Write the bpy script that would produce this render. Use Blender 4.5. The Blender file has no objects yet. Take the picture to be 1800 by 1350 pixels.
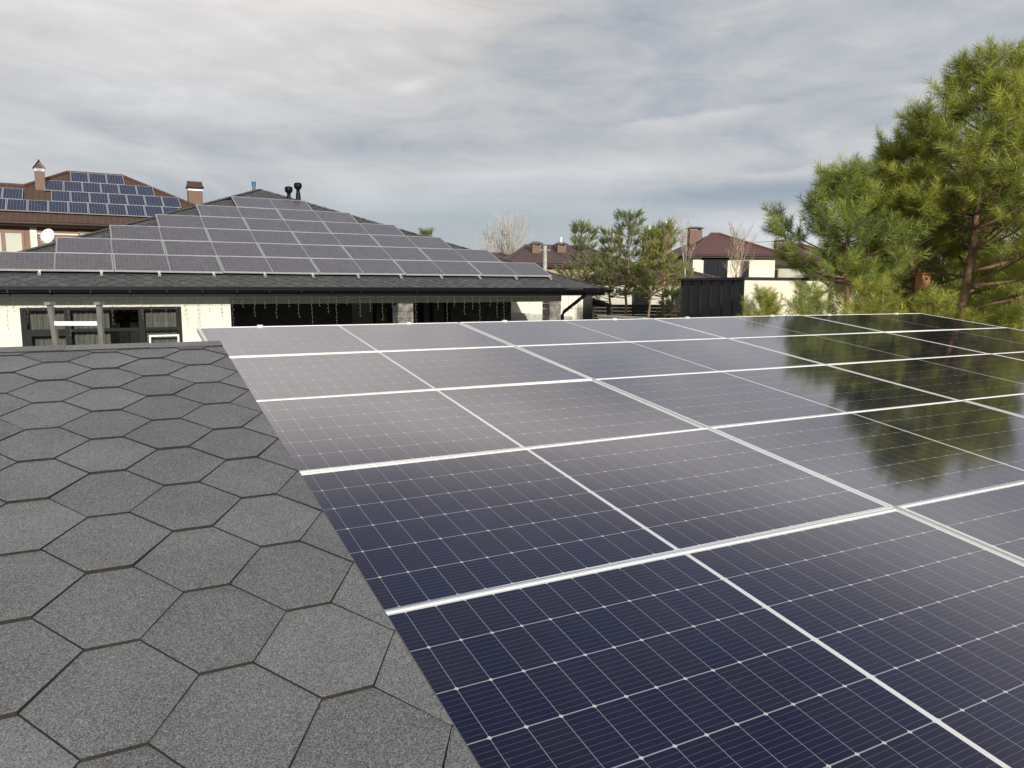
import bpy, math, random
import numpy as np
from mathutils import Vector, Matrix
R_ = math.radians
random.seed(7)
rng = np.random.default_rng(11)
scn = bpy.context.scene
col = scn.collection

# ------------------------------------------------------------------ camera
F_PX, CAM_H, PITCH = 1317.0, 3.5, math.atan(0.1228)
cam_d = bpy.data.cameras.new("camera")
cam = bpy.data.objects.new("camera", cam_d)
col.objects.link(cam)
cam.location = (0, 0, CAM_H)
cam.rotation_euler = (R_(90) - PITCH, 0, 0)
cam_d.sensor_width = 36.0
cam_d.lens = 36.0 * F_PX / 1800.0
cam_d.clip_end = 3000
cam_d.clip_start = 0.05
scn.camera = cam

# ------------------------------------------------------------------ node helper
class S:
    """a socket with arithmetic that adds Math nodes"""
    def __init__(s, nt, sock): s.nt, s.k = nt, sock
    def _m(s, op, *a, clamp=False):
        n = s.nt.nodes.new('ShaderNodeMath'); n.operation = op; n.use_clamp = clamp
        for i, v in enumerate((s,) + a):
            if isinstance(v, S): s.nt.links.new(v.k, n.inputs[i])
            else: n.inputs[i].default_value = v
        return S(s.nt, n.outputs[0])
    def __add__(s, o): return s._m('ADD', o)
    __radd__ = __add__
    def __sub__(s, o): return s._m('SUBTRACT', o)
    def __rsub__(s, o): return (s * -1.0) + o
    def __mul__(s, o): return s._m('MULTIPLY', o)
    __rmul__ = __mul__
    def __truediv__(s, o): return s._m('DIVIDE', o)
    def abs(s): return s._m('ABSOLUTE')
    def frac(s): return s._m('FRACT')
    def floor(s): return s._m('FLOOR')
    def lt(s, o): return s._m('LESS_THAN', o)
    def gt(s, o): return s._m('GREATER_THAN', o)
    def mx(s, o): return s._m('MAXIMUM', o)
    def mn(s, o): return s._m('MINIMUM', o)
    def exp(s): return s._m('EXPONENT')
    def pw(s, o): return s._m('POWER', o)
    def clamp(s): return s._m('ADD', 0.0, clamp=True)
    def ss(s, a, b):
        n = s.nt.nodes.new('ShaderNodeMapRange'); n.interpolation_type = 'SMOOTHSTEP'
        s.nt.links.new(s.k, n.inputs[0]); n.inputs[1].default_value = a; n.inputs[2].default_value = b
        return S(s.nt, n.outputs[0])

def new(nt, t, **kw):
    n = nt.nodes.new(t)
    for k, v in kw.items(): setattr(n, k, v)
    return n
def sep(nt, sock):
    n = new(nt, 'ShaderNodeSeparateXYZ'); nt.links.new(sock, n.inputs[0])
    return [S(nt, o) for o in n.outputs]
def comb(nt, *a):
    n = new(nt, 'ShaderNodeCombineXYZ')
    for i, v in enumerate(a):
        if isinstance(v, S): nt.links.new(v.k, n.inputs[i])
        else: n.inputs[i].default_value = v
    return n.outputs[0]
def noise(nt, vec, scale, detail=4, rough=.55, dist=0.0, w=None):
    n = new(nt, 'ShaderNodeTexNoise')
    if vec is not None: nt.links.new(vec, n.inputs['Vector'])
    n.inputs['Scale'].default_value = scale; n.inputs['Detail'].default_value = detail
    n.inputs['Roughness'].default_value = rough; n.inputs['Distortion'].default_value = dist
    return S(nt, n.outputs['Fac'])
def mixc(nt, fac, a, b, mode='MIX'):
    n = new(nt, 'ShaderNodeMix', data_type='RGBA', blend_type=mode)
    for i, v in ((0, fac), (6, a), (7, b)):
        if isinstance(v, S): nt.links.new(v.k, n.inputs[i])
        elif hasattr(v, 'is_output'): nt.links.new(v, n.inputs[i])
        elif isinstance(v, (int, float)): n.inputs[i].default_value = v
        else: n.inputs[i].default_value = (*v, 1)
    return n.outputs[2]

# ------------------------------------------------------------------ sun and sky
SUN_DIR = Vector((.34, -.94, 0)).normalized()
SUN_EL = R_(15.5)
sun_d = bpy.data.lights.new("sun", 'SUN')
sun_d.energy = 4.6; sun_d.angle = R_(1.2); sun_d.color = (1.0, .94, .83)
sun = bpy.data.objects.new("sun", sun_d); col.objects.link(sun)
sv = Vector((SUN_DIR.x * math.cos(SUN_EL), SUN_DIR.y * math.cos(SUN_EL), math.sin(SUN_EL)))
sun.rotation_euler = sv.to_track_quat('Z', 'Y').to_euler()
sun.location = sv * 60

w = bpy.data.worlds.new("World"); scn.world = w; w.use_nodes = True
nt = w.node_tree; nt.nodes.clear()
out = new(nt, 'ShaderNodeOutputWorld'); bg = new(nt, 'ShaderNodeBackground')
nt.links.new(bg.outputs[0], out.inputs[0]); bg.inputs[1].default_value = 0.10
sky = new(nt, 'ShaderNodeTexSky', sky_type='NISHITA'); sky.sun_disc = False
sky.sun_elevation = SUN_EL; sky.sun_rotation = math.atan2(sv.x, sv.y)
sky.air_density = 1.2; sky.dust_density = 1.5
tc = new(nt, 'ShaderNodeTexCoord')
X, Y, Z = sep(nt, tc.outputs['Generated'])
az = X._m('ARCTAN2', Y); el = Z.mx(0.0)
den = el + 0.16
P = comb(nt, X / den, Y / den, 0.0)
P2 = comb(nt, az * 1.0, el * 3.4, 0.3)
n1 = noise(nt, P, 0.9, 8, .58, .4)
n2 = noise(nt, P2, 2.3, 9, .58, .8)
n3 = noise(nt, comb(nt, az * 1.0 + el * .5, el * 3.6, 2.3), 5.5, 9, .62, 1.0)
def blob(a0, e0, sa, se, rot=0.0):
    da = az - a0; de = el - e0
    if rot: da, de = da * math.cos(rot) + de * math.sin(rot), de * math.cos(rot) - da * math.sin(rot)
    q = (da / sa) * (da / sa) + (de / se) * (de / se)
    return (q * -1.0).exp()
wob = (n2 - .5) * .10
front = 1.0 - az.abs().ss(.9, 1.7)                     # the half of the sky away from the sun: clearer and darker overhead
lum = 0.51 + (n1 - .5) * .22 + (n2 - .5) * .40 + (n3 - .5) * .27 + el.ss(.33, .40) * (1.0 - el.ss(.46, .60)) * .22 * (1.0 - az.ss(.5, 1.2)) - el.ss(.40, .52) * .24 * front * (1.0 - az.ss(.45, 1.1))
lum = lum + blob(-.45, .34, .45, .16) * .16 + blob(-.05, .43, .35, .08) * .06
lum = lum - blob(.04, .29, .22, .055, .35) * .10 - blob(.22, .21, .26, .035) * .06 - blob(-.30, .185, .38, .020) * .07
def cloud_top(a0, a1, e0, k, thick, amt):
    """a cloud bank with a crisp sunlit upper edge that fades downwards"""
    edge = (az - a0) * k + e0 + (n3 - .5) * .022 + wob * .2
    d = edge - el
    return d.ss(-.002, .006) * (1.0 - d.ss(0.0, thick)) * az.ss(a0, a0 + (a1 - a0) * .35) * (1.0 - az.ss(a1 - (a1 - a0) * .3, a1)) * amt
lum = lum + cloud_top(.10, .38, .205, .10, .035, .12) + cloud_top(.42, .72, .225, .11, .04, .17) + cloud_top(.27, .42, .145, .06, .025, .10)
lum = lum + blob(-.125, .252, .030, .008, .2) * .12 + blob(-.02, .148, .12, .008, .05) * .08
lum = lum - blob(.31, .120, .16, .014) * .16 + blob(.42, .060, .30, .034) * .19 - blob(-.28, .18, .3, .018) * .05
lum = lum.mx(.16)
warm = (el.ss(.12, .42) * (1.0 - az.ss(-.1, .5))).clamp()
cool = (1.0 - lum.ss(.34, .58)).clamp()
tint = mixc(nt, warm, (.952, .98, 1.018), (1.025, .995, .968))
tint = mixc(nt, cool * .9, tint, (.83, .955, 1.14))
cl = new(nt, 'ShaderNodeVectorMath', operation='SCALE'); nt.links.new(tint, cl.inputs[0])
nt.links.new((lum * 10.0).k, cl.inputs[3])
gap = ((blob(-.03, .085, .26, .040) + blob(.31, .118, .15, .014) * .6) * (n3 * .5 + n2 * .5).ss(.28, .52)).clamp() * .78
fin = mixc(nt, gap, cl.outputs[0], mixc(nt, .7, sky.outputs[0], (2.9, 3.6, 4.7)))
fin = mixc(nt, (el.ss(.40, .52) * front * (1.0 - az.ss(.45, 1.1)) * (n2.ss(.35, .65) * .4 + .6)) * .62, fin, (1.35, 1.75, 2.7))
nt.links.new(fin, bg.inputs[0])

scn.view_settings.view_transform = 'Standard'; scn.view_settings.look = 'None'
scn.view_settings.exposure = 0.12; scn.view_settings.gamma = 1.0

# ------------------------------------------------------------------ geometry helpers
CTH, STH = math.cos(PITCH), math.sin(PITCH)
def at(px, py, depth):
    """world point seen at a photograph pixel, at a given forward distance"""
    a, b = (px - 900) / F_PX, (py - 675) / F_PX
    d = Vector((a, CTH - b * STH, -STH - b * CTH))
    return Vector((0, 0, CAM_H)) + d * (depth / d.y)

class MB:
    def __init__(s): s.v, s.f, s.m = [], [], []
    def poly(s, pts, m=0):
        b = len(s.v); s.v += [tuple(p) for p in pts]; s.f.append(tuple(range(b, b + len(pts)))); s.m.append(m)
    def box(s, x0, x1, y0, y1, z0, z1, m=0):
        b = len(s.v)
        s.v += [(x0,y0,z0),(x1,y0,z0),(x1,y1,z0),(x0,y1,z0),(x0,y0,z1),(x1,y0,z1),(x1,y1,z1),(x0,y1,z1)]
        for q in ((3,2,1,0),(4,5,6,7),(0,1,5,4),(1,2,6,5),(2,3,7,6),(3,0,4,7)):
            s.f.append(tuple(b + i for i in q)); s.m.append(m)
        return s
    def bar(s, p, q, a, b_, m=0, up=(0, 0, 1)):
        """rectangular bar from p to q, a wide and b_ high"""
        p, q = Vector(p), Vector(q); d = (q - p).normalized(); u = Vector(up)
        if abs(d.dot(u)) > .98: u = Vector((0, 1, 0))
        x = d.cross(u).normalized(); z = x.cross(d)
        k = len(s.v)
        for e in (p, q):
            for sx, sz in ((-1,-1),(1,-1),(1,1),(-1,1)): s.v.append(tuple(e + x * (sx * a / 2) + z * (sz * b_ / 2)))
        for t in ((3,2,1,0),(4,5,6,7),(0,1,5,4),(1,2,6,5),(2,3,7,6),(3,0,4,7)):
            s.f.append(tuple(k + i for i in t)); s.m.append(m)
    def tube(s, pts, rad, n=8, m=0, cap=True):
        pts = [Vector(p) for p in pts]
        if not isinstance(rad, (list, tuple)): rad = [rad] * len(pts)
        rings = []
        ref = Vector((0, 0, 1))
        for i, p in enumerate(pts):
            d = (pts[min(i + 1, len(pts) - 1)] - pts[max(i - 1, 0)]).normalized()
            u = ref if abs(d.dot(ref)) < .95 else Vector((1, 0, 0))
            x = d.cross(u).normalized(); y = d.cross(x)
            b = len(s.v)
            for k in range(n):
                a = 2 * math.pi * k / n
                s.v.append(tuple(p + (x * math.cos(a) + y * math.sin(a)) * rad[i]))
            rings.append(b)
        for a, b in zip(rings, rings[1:]):
            for k in range(n):
                s.f.append((a + k, a + (k + 1) % n, b + (k + 1) % n, b + k)); s.m.append(m)
        if cap:
            s.f.append(tuple(rings[0] + k for k in range(n))[::-1]); s.m.append(m)
            s.f.append(tuple(rings[-1] + k for k in range(n))); s.m.append(m)
    def lathe(s, c, prof, n=20, m=0):
        c = Vector(c); rings = []
        for r, z in prof:
            b = len(s.v); rings.append(b)
            for k in range(n):
                a = 2 * math.pi * k / n; s.v.append((c.x + r * math.cos(a), c.y + r * math.sin(a), c.z + z))
        for a, b in zip(rings, rings[1:]):
            for k in range(n):
                s.f.append((a + k, a + (k + 1) % n, b + (k + 1) % n, b + k)); s.m.append(m)
    def build(s, name, mats, parent=None, smooth=False):
        me = bpy.data.meshes.new(name); me.from_pydata(s.v, [], s.f)
        if not isinstance(mats, (list, tuple)): mats = [mats]
        for mm in mats: me.materials.append(mm)
        if len(mats) > 1: me.polygons.foreach_set('material_index', s.m)
        if smooth: me.polygons.foreach_set('use_smooth', [True] * len(s.f))
        me.update()
        o = bpy.data.objects.new(name, me); col.objects.link(o)
        if parent: o.parent = parent
        return o

def tag(o, label=None, cat=None, group=None, kind=None):
    if label: o['label'] = label
    if cat: o['category'] = cat
    if group: o['group'] = group
    if kind: o['kind'] = kind
    return o
def thing(name, label, cat, loc=(0, 0, 0), yaw=0.0, group=None, slope=0.0):
    o = bpy.data.objects.new(name, None); col.objects.link(o)
    o.empty_display_size = .2
    o.location = loc; o.rotation_euler = (slope, 0, yaw)
    return tag(o, label, cat, group)
def copy_tree(o, parent=None):
    c = o.copy(); col.objects.link(c)
    if parent: c.parent = parent
    for ch in o.children: copy_tree(ch, c)
    return c
def clip(poly, a, b, c):
    """keep the part of a 2D polygon with a*x + b*y <= c"""
    o = []
    for i in range(len(poly)):
        p, q = poly[i], poly[(i + 1) % len(poly)]
        dp, dq = a * p[0] + b * p[1] - c, a * q[0] + b * q[1] - c
        if dp <= 0: o.append(p)
        if dp * dq < 0:
            t = dp / (dp - dq); o.append((p[0] + (q[0] - p[0]) * t, p[1] + (q[1] - p[1]) * t))
    return o

# ------------------------------------------------------------------ materials
MATS = {}
def mat(name, color, rough=.6, metal=0.0, var=0.0, vscale=6.0, bump=0.0, bscale=40.0, spec=.5, island=0.0, color2=None, sheen=0.0):
    m = bpy.data.materials.new(name); m.use_nodes = True; nt = m.node_tree
    b = nt.nodes['Principled BSDF']; b.inputs['Roughness'].default_value = rough
    b.inputs['Metallic'].default_value = metal; b.inputs['Specular IOR Level'].default_value = spec
    t = new(nt, 'ShaderNodeTexCoord'); c = None
    if var or color2:
        f = noise(nt, t.outputs['Object'], vscale, 5, .6)
        c2 = color2 or tuple(max(0, x * (1 - var)) for x in color)
        c1 = color if color2 else tuple(x * (1 + var * .6) for x in color)
        c = mixc(nt, f.ss(.3, .7), c2, c1)
    if island:
        g = new(nt, 'ShaderNodeNewGeometry')
        h = S(nt, g.outputs['Random Per Island'])
        v = comb(nt, *([h * island + (1 - island * .5)] * 3))
        c = mixc(nt, 1.0, c if c is not None else color, v, 'MULTIPLY')
    if c is not None: nt.links.new(c, b.inputs['Base Color'])
    else: b.inputs['Base Color'].default_value = (*color, 1)
    if bump:
        bp = new(nt, 'ShaderNodeBump'); bp.inputs['Strength'].default_value = bump; bp.inputs['Distance'].default_value = .01
        nt.links.new(noise(nt, t.outputs['Object'], bscale, 4, .6).k, bp.inputs['Height'])
        nt.links.new(bp.outputs[0], b.inputs['Normal'])
    MATS[name] = m
    return m

def cell_mat(name, W, H, nx, ny, mx, my, midgap, gx, gy, cham, nbus, cell, cell2, white, rough, bus_dir='x', busw=.0007, expo=3.0, f0=.015, dustk=1.0, rim=(.74, .75, .76)):
    """solar cells under glass: white gaps, busbars, chamfered corners; object x,y centred on the panel"""
    m = bpy.data.materials.new(name); m.use_nodes = True; nt = m.node_tree
    b = nt.nodes['Principled BSDF']
    t = new(nt, 'ShaderNodeTexCoord'); x, y, z = sep(nt, t.outputs['Object'])
    if midgap:
        ax = x.abs() - midgap / 2; px_ = (W / 2 - mx - midgap / 2) / nx
    else:
        ax = x + (W / 2 - mx); px_ = (W - 2 * mx) / nx
    ay = y + (H / 2 - my); py_ = (H - 2 * my) / ny
    cx = (ax / px_); cy = (ay / py_)
    fx = (cx.frac() - .5).abs() * -1.0 + .5; fy = (cy.frac() - .5).abs() * -1.0 + .5
    dx = fx * px_; dy = fy * py_                      # distance to the nearest cell line
    line = dx.lt(gx / 2).mx(dy.lt(gy / 2))
    dia = (dx + dy).lt(cham) if cham else line * 0.0
    outside = ax.lt(0.0).mx(ax.gt(px_ * nx)).mx(ay.lt(0.0)).mx(ay.gt(py_ * ny))
    q = cy if bus_dir == 'x' else cx; pp = py_ if bus_dir == 'x' else px_
    fb = (((q.frac() * nbus + .5).frac() - .5).abs()) * (pp / nbus)
    bus = fb.lt(busw / 2 + .0001)
    # a slight tone of its own for every cell, and dust
    wn = new(nt, 'ShaderNodeTexWhiteNoise', noise_dimensions='3D')
    oi = new(nt, 'ShaderNodeObjectInfo')
    nt.links.new(comb(nt, cx.floor(), cy.floor(), S(nt, oi.outputs['Random']) * 50.0 + x.gt(0.0) * 7.0), wn.inputs['Vector'])
    c = mixc(nt, S(nt, wn.outputs['Value']), cell, cell2)
    c = mixc(nt, bus * .30, c, (.34, .35, .38))
    c = mixc(nt, line, c, white)
    c = mixc(nt, dia, c, tuple(v * .75 for v in rim))
    c = mixc(nt, outside, c, rim)
    wv = new(nt, 'ShaderNodeVectorMath', operation='ADD')
    nt.links.new(t.outputs['Object'], wv.inputs[0]); nt.links.new(oi.outputs['Location'], wv.inputs[1])
    dn = noise(nt, wv.outputs[0], 2.2, 6, .65)
    sm = noise(nt, wv.outputs[0], 5.5, 5, .7, 1.2)
    dust = ((dn.ss(.35, .75) * .012 + sm.ss(.63, .78) * .075 + .002) * dustk).clamp()
    c = mixc(nt, dust, c, (.42, .42, .44))
    nt.links.new(c, b.inputs['Base Color'])
    b.inputs['Specular IOR Level'].default_value = 0.0
    # glass front over a dark cell: reflection climbs steeply towards grazing angles
    lw = new(nt, 'ShaderNodeLayerWeight'); lw.inputs[0].default_value = .5
    fr_ = S(nt, lw.outputs['Facing']).pw(expo) * (1 - f0) + f0
    gl = new(nt, 'ShaderNodeBsdfGlossy'); gl.inputs[0].default_value = (1.0, .945, .945, 1)
    nt.links.new((dn * .06 + (rough - .03)).k, gl.inputs['Roughness'])
    ms = new(nt, 'ShaderNodeMixShader'); nt.links.new(fr_.k, ms.inputs[0])
    nt.links.new(b.outputs[0], ms.inputs[1]); nt.links.new(gl.outputs[0], ms.inputs[2])
    nt.links.new(ms.outputs[0], nt.nodes['Material Output'].inputs[0])
    MATS[name] = m
    return m

def shingle_mat(name, c1, c2, island, scale):
    m = bpy.data.materials.new(name); m.use_nodes = True; nt = m.node_tree
    b = nt.nodes['Principled BSDF']; b.inputs['Roughness'].default_value = .9; b.inputs['Specular IOR Level'].default_value = .25
    t = new(nt, 'ShaderNodeTexCoord'); ob = t.outputs['Object']
    g = new(nt, 'ShaderNodeNewGeometry'); h = S(nt, g.outputs['Random Per Island'])
    big = noise(nt, ob, 5.0, 4, .6); gr = noise(nt, ob, scale, 3, .75)
    vo = new(nt, 'ShaderNodeTexVoronoi'); vo.inputs['Scale'].default_value = scale; nt.links.new(ob, vo.inputs['Vector'])
    vr, vg, vb = [S(nt, o) for o in (lambda n: (nt.links.new(vo.outputs['Color'], n.inputs[0]), n.outputs)[1])(new(nt, 'ShaderNodeSeparateColor'))]
    f = gr * .55 + .18 + (vr - .5) * .85 + (big - .5) * .40 + (h - .5) * island
    c = mixc(nt, f.ss(.05, .95), c1, c2)
    c = mixc(nt, vb.gt(.965) * .55, c, (.50, .50, .50))
    hue = (vg.ss(.75, 1.0) * .25 + (h * 7.3).frac().ss(.4, 1.0) * .07).clamp()
    c = mixc(nt, hue, c, mixc(nt, 1.0, c, (1.12, .96, .90), 'MULTIPLY'))
    nt.links.new(c, b.inputs['Base Color'])
    bp = new(nt, 'ShaderNodeBump'); bp.inputs['Strength'].default_value = .7; bp.inputs['Distance'].default_value = .003
    nt.links.new(gr.k, bp.inputs['Height']); nt.links.new(bp.outputs[0], b.inputs['Normal'])
    MATS[name] = m
    return m

def rows_mat(name, c1, c2, pitch, axis, rough=.6, depth=.6, ribs=None):
    """tiles / bricks / boards: dark joints every pitch along an object axis"""
    m = bpy.data.materials.new(name); m.use_nodes = True; nt = m.node_tree
    b = nt.nodes['Principled BSDF']; b.inputs['Roughness'].default_value = rough
    t = new(nt, 'ShaderNodeTexCoord'); xyz = sep(nt, t.outputs['Object'])
    v = (xyz[axis] / pitch).frac()
    nz = noise(nt, t.outputs['Object'], 3.0, 5, .6)
    f = v.ss(0.0, .25)
    hgt = v * depth
    if ribs:
        rv = (xyz[ribs[0]] / ribs[1] * 6.2832)._m('SINE') * .5 + .5
        hgt = hgt + rv * ribs[2]
    c = mixc(nt, (nz * .8 + .1).clamp(), c1, c2)
    nt.links.new(c, b.inputs['Base Color'])
    bp = new(nt, 'ShaderNodeBump'); bp.inputs['Strength'].default_value = 1.0; bp.inputs['Distance'].default_value = .05
    nt.links.new(hgt.k, bp.inputs['Height']); nt.links.new(bp.outputs[0], b.inputs['Normal'])
    MATS[name] = m
    return m

def brick_mat(name, c1, c2, mortar, scale, rough=.85):
    m = bpy.data.materials.new(name); m.use_nodes = True; nt = m.node_tree
    b = nt.nodes['Principled BSDF']; b.inputs['Roughness'].default_value = rough
    t = new(nt, 'ShaderNodeTexCoord'); x, y, z = sep(nt, t.outputs['Object'])
    br = new(nt, 'ShaderNodeTexBrick'); nt.links.new(comb(nt, x + y, z, 0.0), br.inputs['Vector'])
    br.inputs['Scale'].default_value = scale
    for i, c in ((1, c1), (2, c2), (3, mortar)): br.inputs[i].default_value = (*c, 1)
    br.inputs['Mortar Size'].default_value = .025
    nz = noise(nt, t.outputs['Object'], 2.0, 4, .6)
    c = mixc(nt, nz.ss(.2, .8) * .35, br.outputs[0], mortar)
    nt.links.new(c, b.inputs['Base Color'])
    MATS[name] = m
    return m

def leaf_mat(name, dark, light, brown, trans=.3):
    m = bpy.data.materials.new(name); m.use_nodes = True; nt = m.node_tree; nt.nodes.clear()
    o = new(nt, 'ShaderNodeOutputMaterial'); d = new(nt, 'ShaderNodeBsdfDiffuse'); tr = new(nt, 'ShaderNodeBsdfTranslucent')
    gl = new(nt, 'ShaderNodeBsdfGlossy'); gl.inputs['Roughness'].default_value = .45
    mx = new(nt, 'ShaderNodeMixShader'); mx.inputs[0].default_value = trans
    m2 = new(nt, 'ShaderNodeMixShader'); m2.inputs[0].default_value = .05
    a = new(nt, 'ShaderNodeAttribute', attribute_name='tone'); g = new(nt, 'ShaderNodeNewGeometry')
    tone = S(nt, a.outputs['Fac']); h = S(nt, g.outputs['Random Per Island'])
    c = mixc(nt, (tone * .8 + h * .3 - .05).clamp(), dark, light)
    c = mixc(nt, h.gt(.965) * .7, c, brown)
    for n in (d, tr): nt.links.new(c, n.inputs[0])
    nt.links.new(d.outputs[0], mx.inputs[1]); nt.links.new(tr.outputs[0], mx.inputs[2])
    nt.links.new(mx.outputs[0], m2.inputs[1]); nt.links.new(gl.outputs[0], m2.inputs[2])
    nt.links.new(m2.outputs[0], o.inputs[0])
    MATS[name] = m
    return m

PW, PH = 2.098, 1.050                     # near panels
HW, HH = 2.104, .975                      # panels on the grey roof
LW, LH = .975, 1.64                       # panels on the brick house
NIGHT, NIGHT2 = (.0032, .0046, .030), (.0095, .0065, .024)
mat('aluminium', (.80, .80, .79), .38, .25, .06, 3.0)
mat('aluminium_dull', (.55, .56, .56), .45, .5, .1, 3.0)
cell_mat('near_cells', PW - .018, PH - .018, 12, 6, .012, .010, .016, .0013, .0031, .0062, 10, NIGHT, NIGHT2, (.33, .335, .36), .070)
cell_mat('roof_cells', HW - .03, HH - .03, 12, 6, .012, .010, .022, .003, .006, .010, 9, (.098, .086, .091), (.124, .106, .108), (.23, .23, .235), .16, expo=3.2, f0=.03, dustk=2.0, rim=(.30, .30, .30))
cell_mat('blue_cells', LW - .044, LH - .044, 6, 10, .012, .012, 0, .014, .003, 0, 2, (.010, .012, .034), (.018, .021, .052), (.19, .21, .26), .14, 'y', .006, expo=4.0, f0=.03, rim=(.3, .3, .33))
shingle_mat('shingle', (.085, .087, .091), (.278, .281, .287), .20, 640)
shingle_mat('shingle_far', (.040, .042, .045), (.112, .115, .121), .25, 120)
mat('bitumen', (.017, .0135, .011), .9, var=.4, vscale=60)
mat('black_metal', (.005, .0055, .007), .42, .0, .1, 5, spec=.14)
mat('cream', (.67, .665, .575), .9, var=.07, vscale=1.3, bump=.25, bscale=90)
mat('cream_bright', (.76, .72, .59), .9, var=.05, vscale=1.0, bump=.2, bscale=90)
mat('olive_beam', (.46, .44, .33), .8, var=.1)
mat('soffit', (.10, .10, .09), .8, var=.1)
mat('window_black', (.010, .011, .012), .5, var=.1, spec=.12)
def glass_mat(name, color, rough=.03):
    m = mat(name, color, rough, spec=.5); m.node_tree.nodes['Principled BSDF'].inputs['IOR'].default_value = 1.5
    return m
glass_mat('dark_pane', (.012, .014, .016))
glass_mat('painted_sky_pane', (.50, .50, .44), .02)  # pale base colour paints in the sky's reflection and the curtains behind
mat('curtain', (.155, .16, .145), .95, var=.15, vscale=9)
mat('dark_room', (.008, .008, .009), .9)
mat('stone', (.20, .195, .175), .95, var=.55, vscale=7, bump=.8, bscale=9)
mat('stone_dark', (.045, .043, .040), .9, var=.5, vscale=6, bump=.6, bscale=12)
mat('cladding_black', (.012, .011, .011), .6, var=.4, vscale=5)
mat('white_plastic', (.78, .78, .76), .5)
mat('wire_dark', (.03, .03, .028), .6)
mat('bulb', (.35, .35, .33), .3)
mat('steel_dull', (.30, .30, .29), .5, .6, .2, 8)
mat('light_wire', (.13, .125, .11), .6)
mat('blue_tape', (.02, .10, .30), .5)
rows_mat('brown_tile', (.048, .026, .019), (.105, .060, .044), .36, 1, .75, 1.0, (0, .30, .8))
rows_mat('red_metal_tile', (.088, .042, .037), (.135, .064, .056), .40, 1, .45, .8, (0, .22, .5))
rows_mat('brown_metal_tile', (.075, .045, .040), (.11, .070, .062), .40, 1, .5, .8, (0, .22, .5))
brick_mat('red_brick', (.155, .075, .050), (.115, .055, .038), (.20, .16, .13), 4.4)
brick_mat('tan_brick', (.36, .24, .16), (.30, .19, .12), (.40, .33, .26), 4.0)
mat('brown_stucco', (.21, .135, .105), .9, var=.12, vscale=2)
mat('wood_frame', (.15, .070, .030), .5, var=.2, vscale=10)
mat('dark_wood', (.045, .026, .018), .6, var=.2)
mat('lead_grey', (.16, .16, .16), .6, .3, .2)
mat('tile_cap', (.085, .040, .034), .7, var=.3, vscale=8)
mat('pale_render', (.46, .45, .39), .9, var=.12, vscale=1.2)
mat('cream_render', (.74, .69, .55), .9, var=.06, vscale=.8)  # warm cream wall render
mat('anthracite', (.034, .035, .039), .45, .3, .15, 2)
mat('fence_slat', (.016, .017, .019), .55, var=.2)
mat('slat_grey', (.50, .50, .46), .7, var=.2, vscale=12)
mat('wood_pale', (.42, .36, .28), .8, var=.2, vscale=6)
mat('birdhouse_wood', (.44, .20, .085), .8, var=.25, vscale=14)
mat('concrete', (.38, .37, .34), .9, var=.2)
mat('pine_bark', (.22, .125, .07), .95, var=.5, vscale=9, bump=1.0, bscale=18, color2=(.10, .065, .045))
mat('pine_bark_far', (.26, .17, .105), .95, var=.35, vscale=6)
mat('birch_bark', (.46, .41, .36), .9, var=.3, vscale=4)
mat('twig', (.34, .26, .20), .9, var=.2, vscale=3)
mat('twig_pale', (.43, .395, .36), .9, var=.15, vscale=3)
mat('pylon_steel', (.22, .24, .27), .6, .3)
leaf_mat('needles_near', (.036, .082, .017), (.52, .54, .080), (.28, .18, .06), .38)
leaf_mat('needles_dark', (.045, .092, .026), (.38, .44, .080), (.18, .13, .05), .32)  # deeper green, less yellow needles of the darker pines
leaf_mat('needles_mid', (.085, .120, .055), (.27, .30, .10), (.28, .19, .09), .30)
leaf_mat('needles_olive', (.085, .125, .032), (.34, .37, .07), (.30, .20, .08), .30)
leaf_mat('wood_edge', (.03, .04, .025), (.07, .075, .04), (.08, .06, .04), .2)
mat('grass', (.060, .075, .028), .95, var=.5, vscale=1.5)
mat('paving', (.30, .29, .27), .9, var=.25, vscale=3)

ORD = ['first', 'second', 'third', 'fourth', 'fifth', 'sixth', 'seventh', 'eighth', 'ninth', 'tenth', 'eleventh', 'twelfth']

# ------------------------------------------------------------------ setting
g = MB(); g.poly([(-900, -300, 0), (900, -300, 0), (900, 1500, 0), (-900, 1500, 0)])
tag(g.build('ground', MATS['grass']), kind='structure')
g = MB(); g.poly([(-9, 4, .004), (14, 4, .004), (14, 24, .004), (-9, 24, .004)])
tag(g.build('yard_paving', MATS['paving']), kind='structure')

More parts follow.
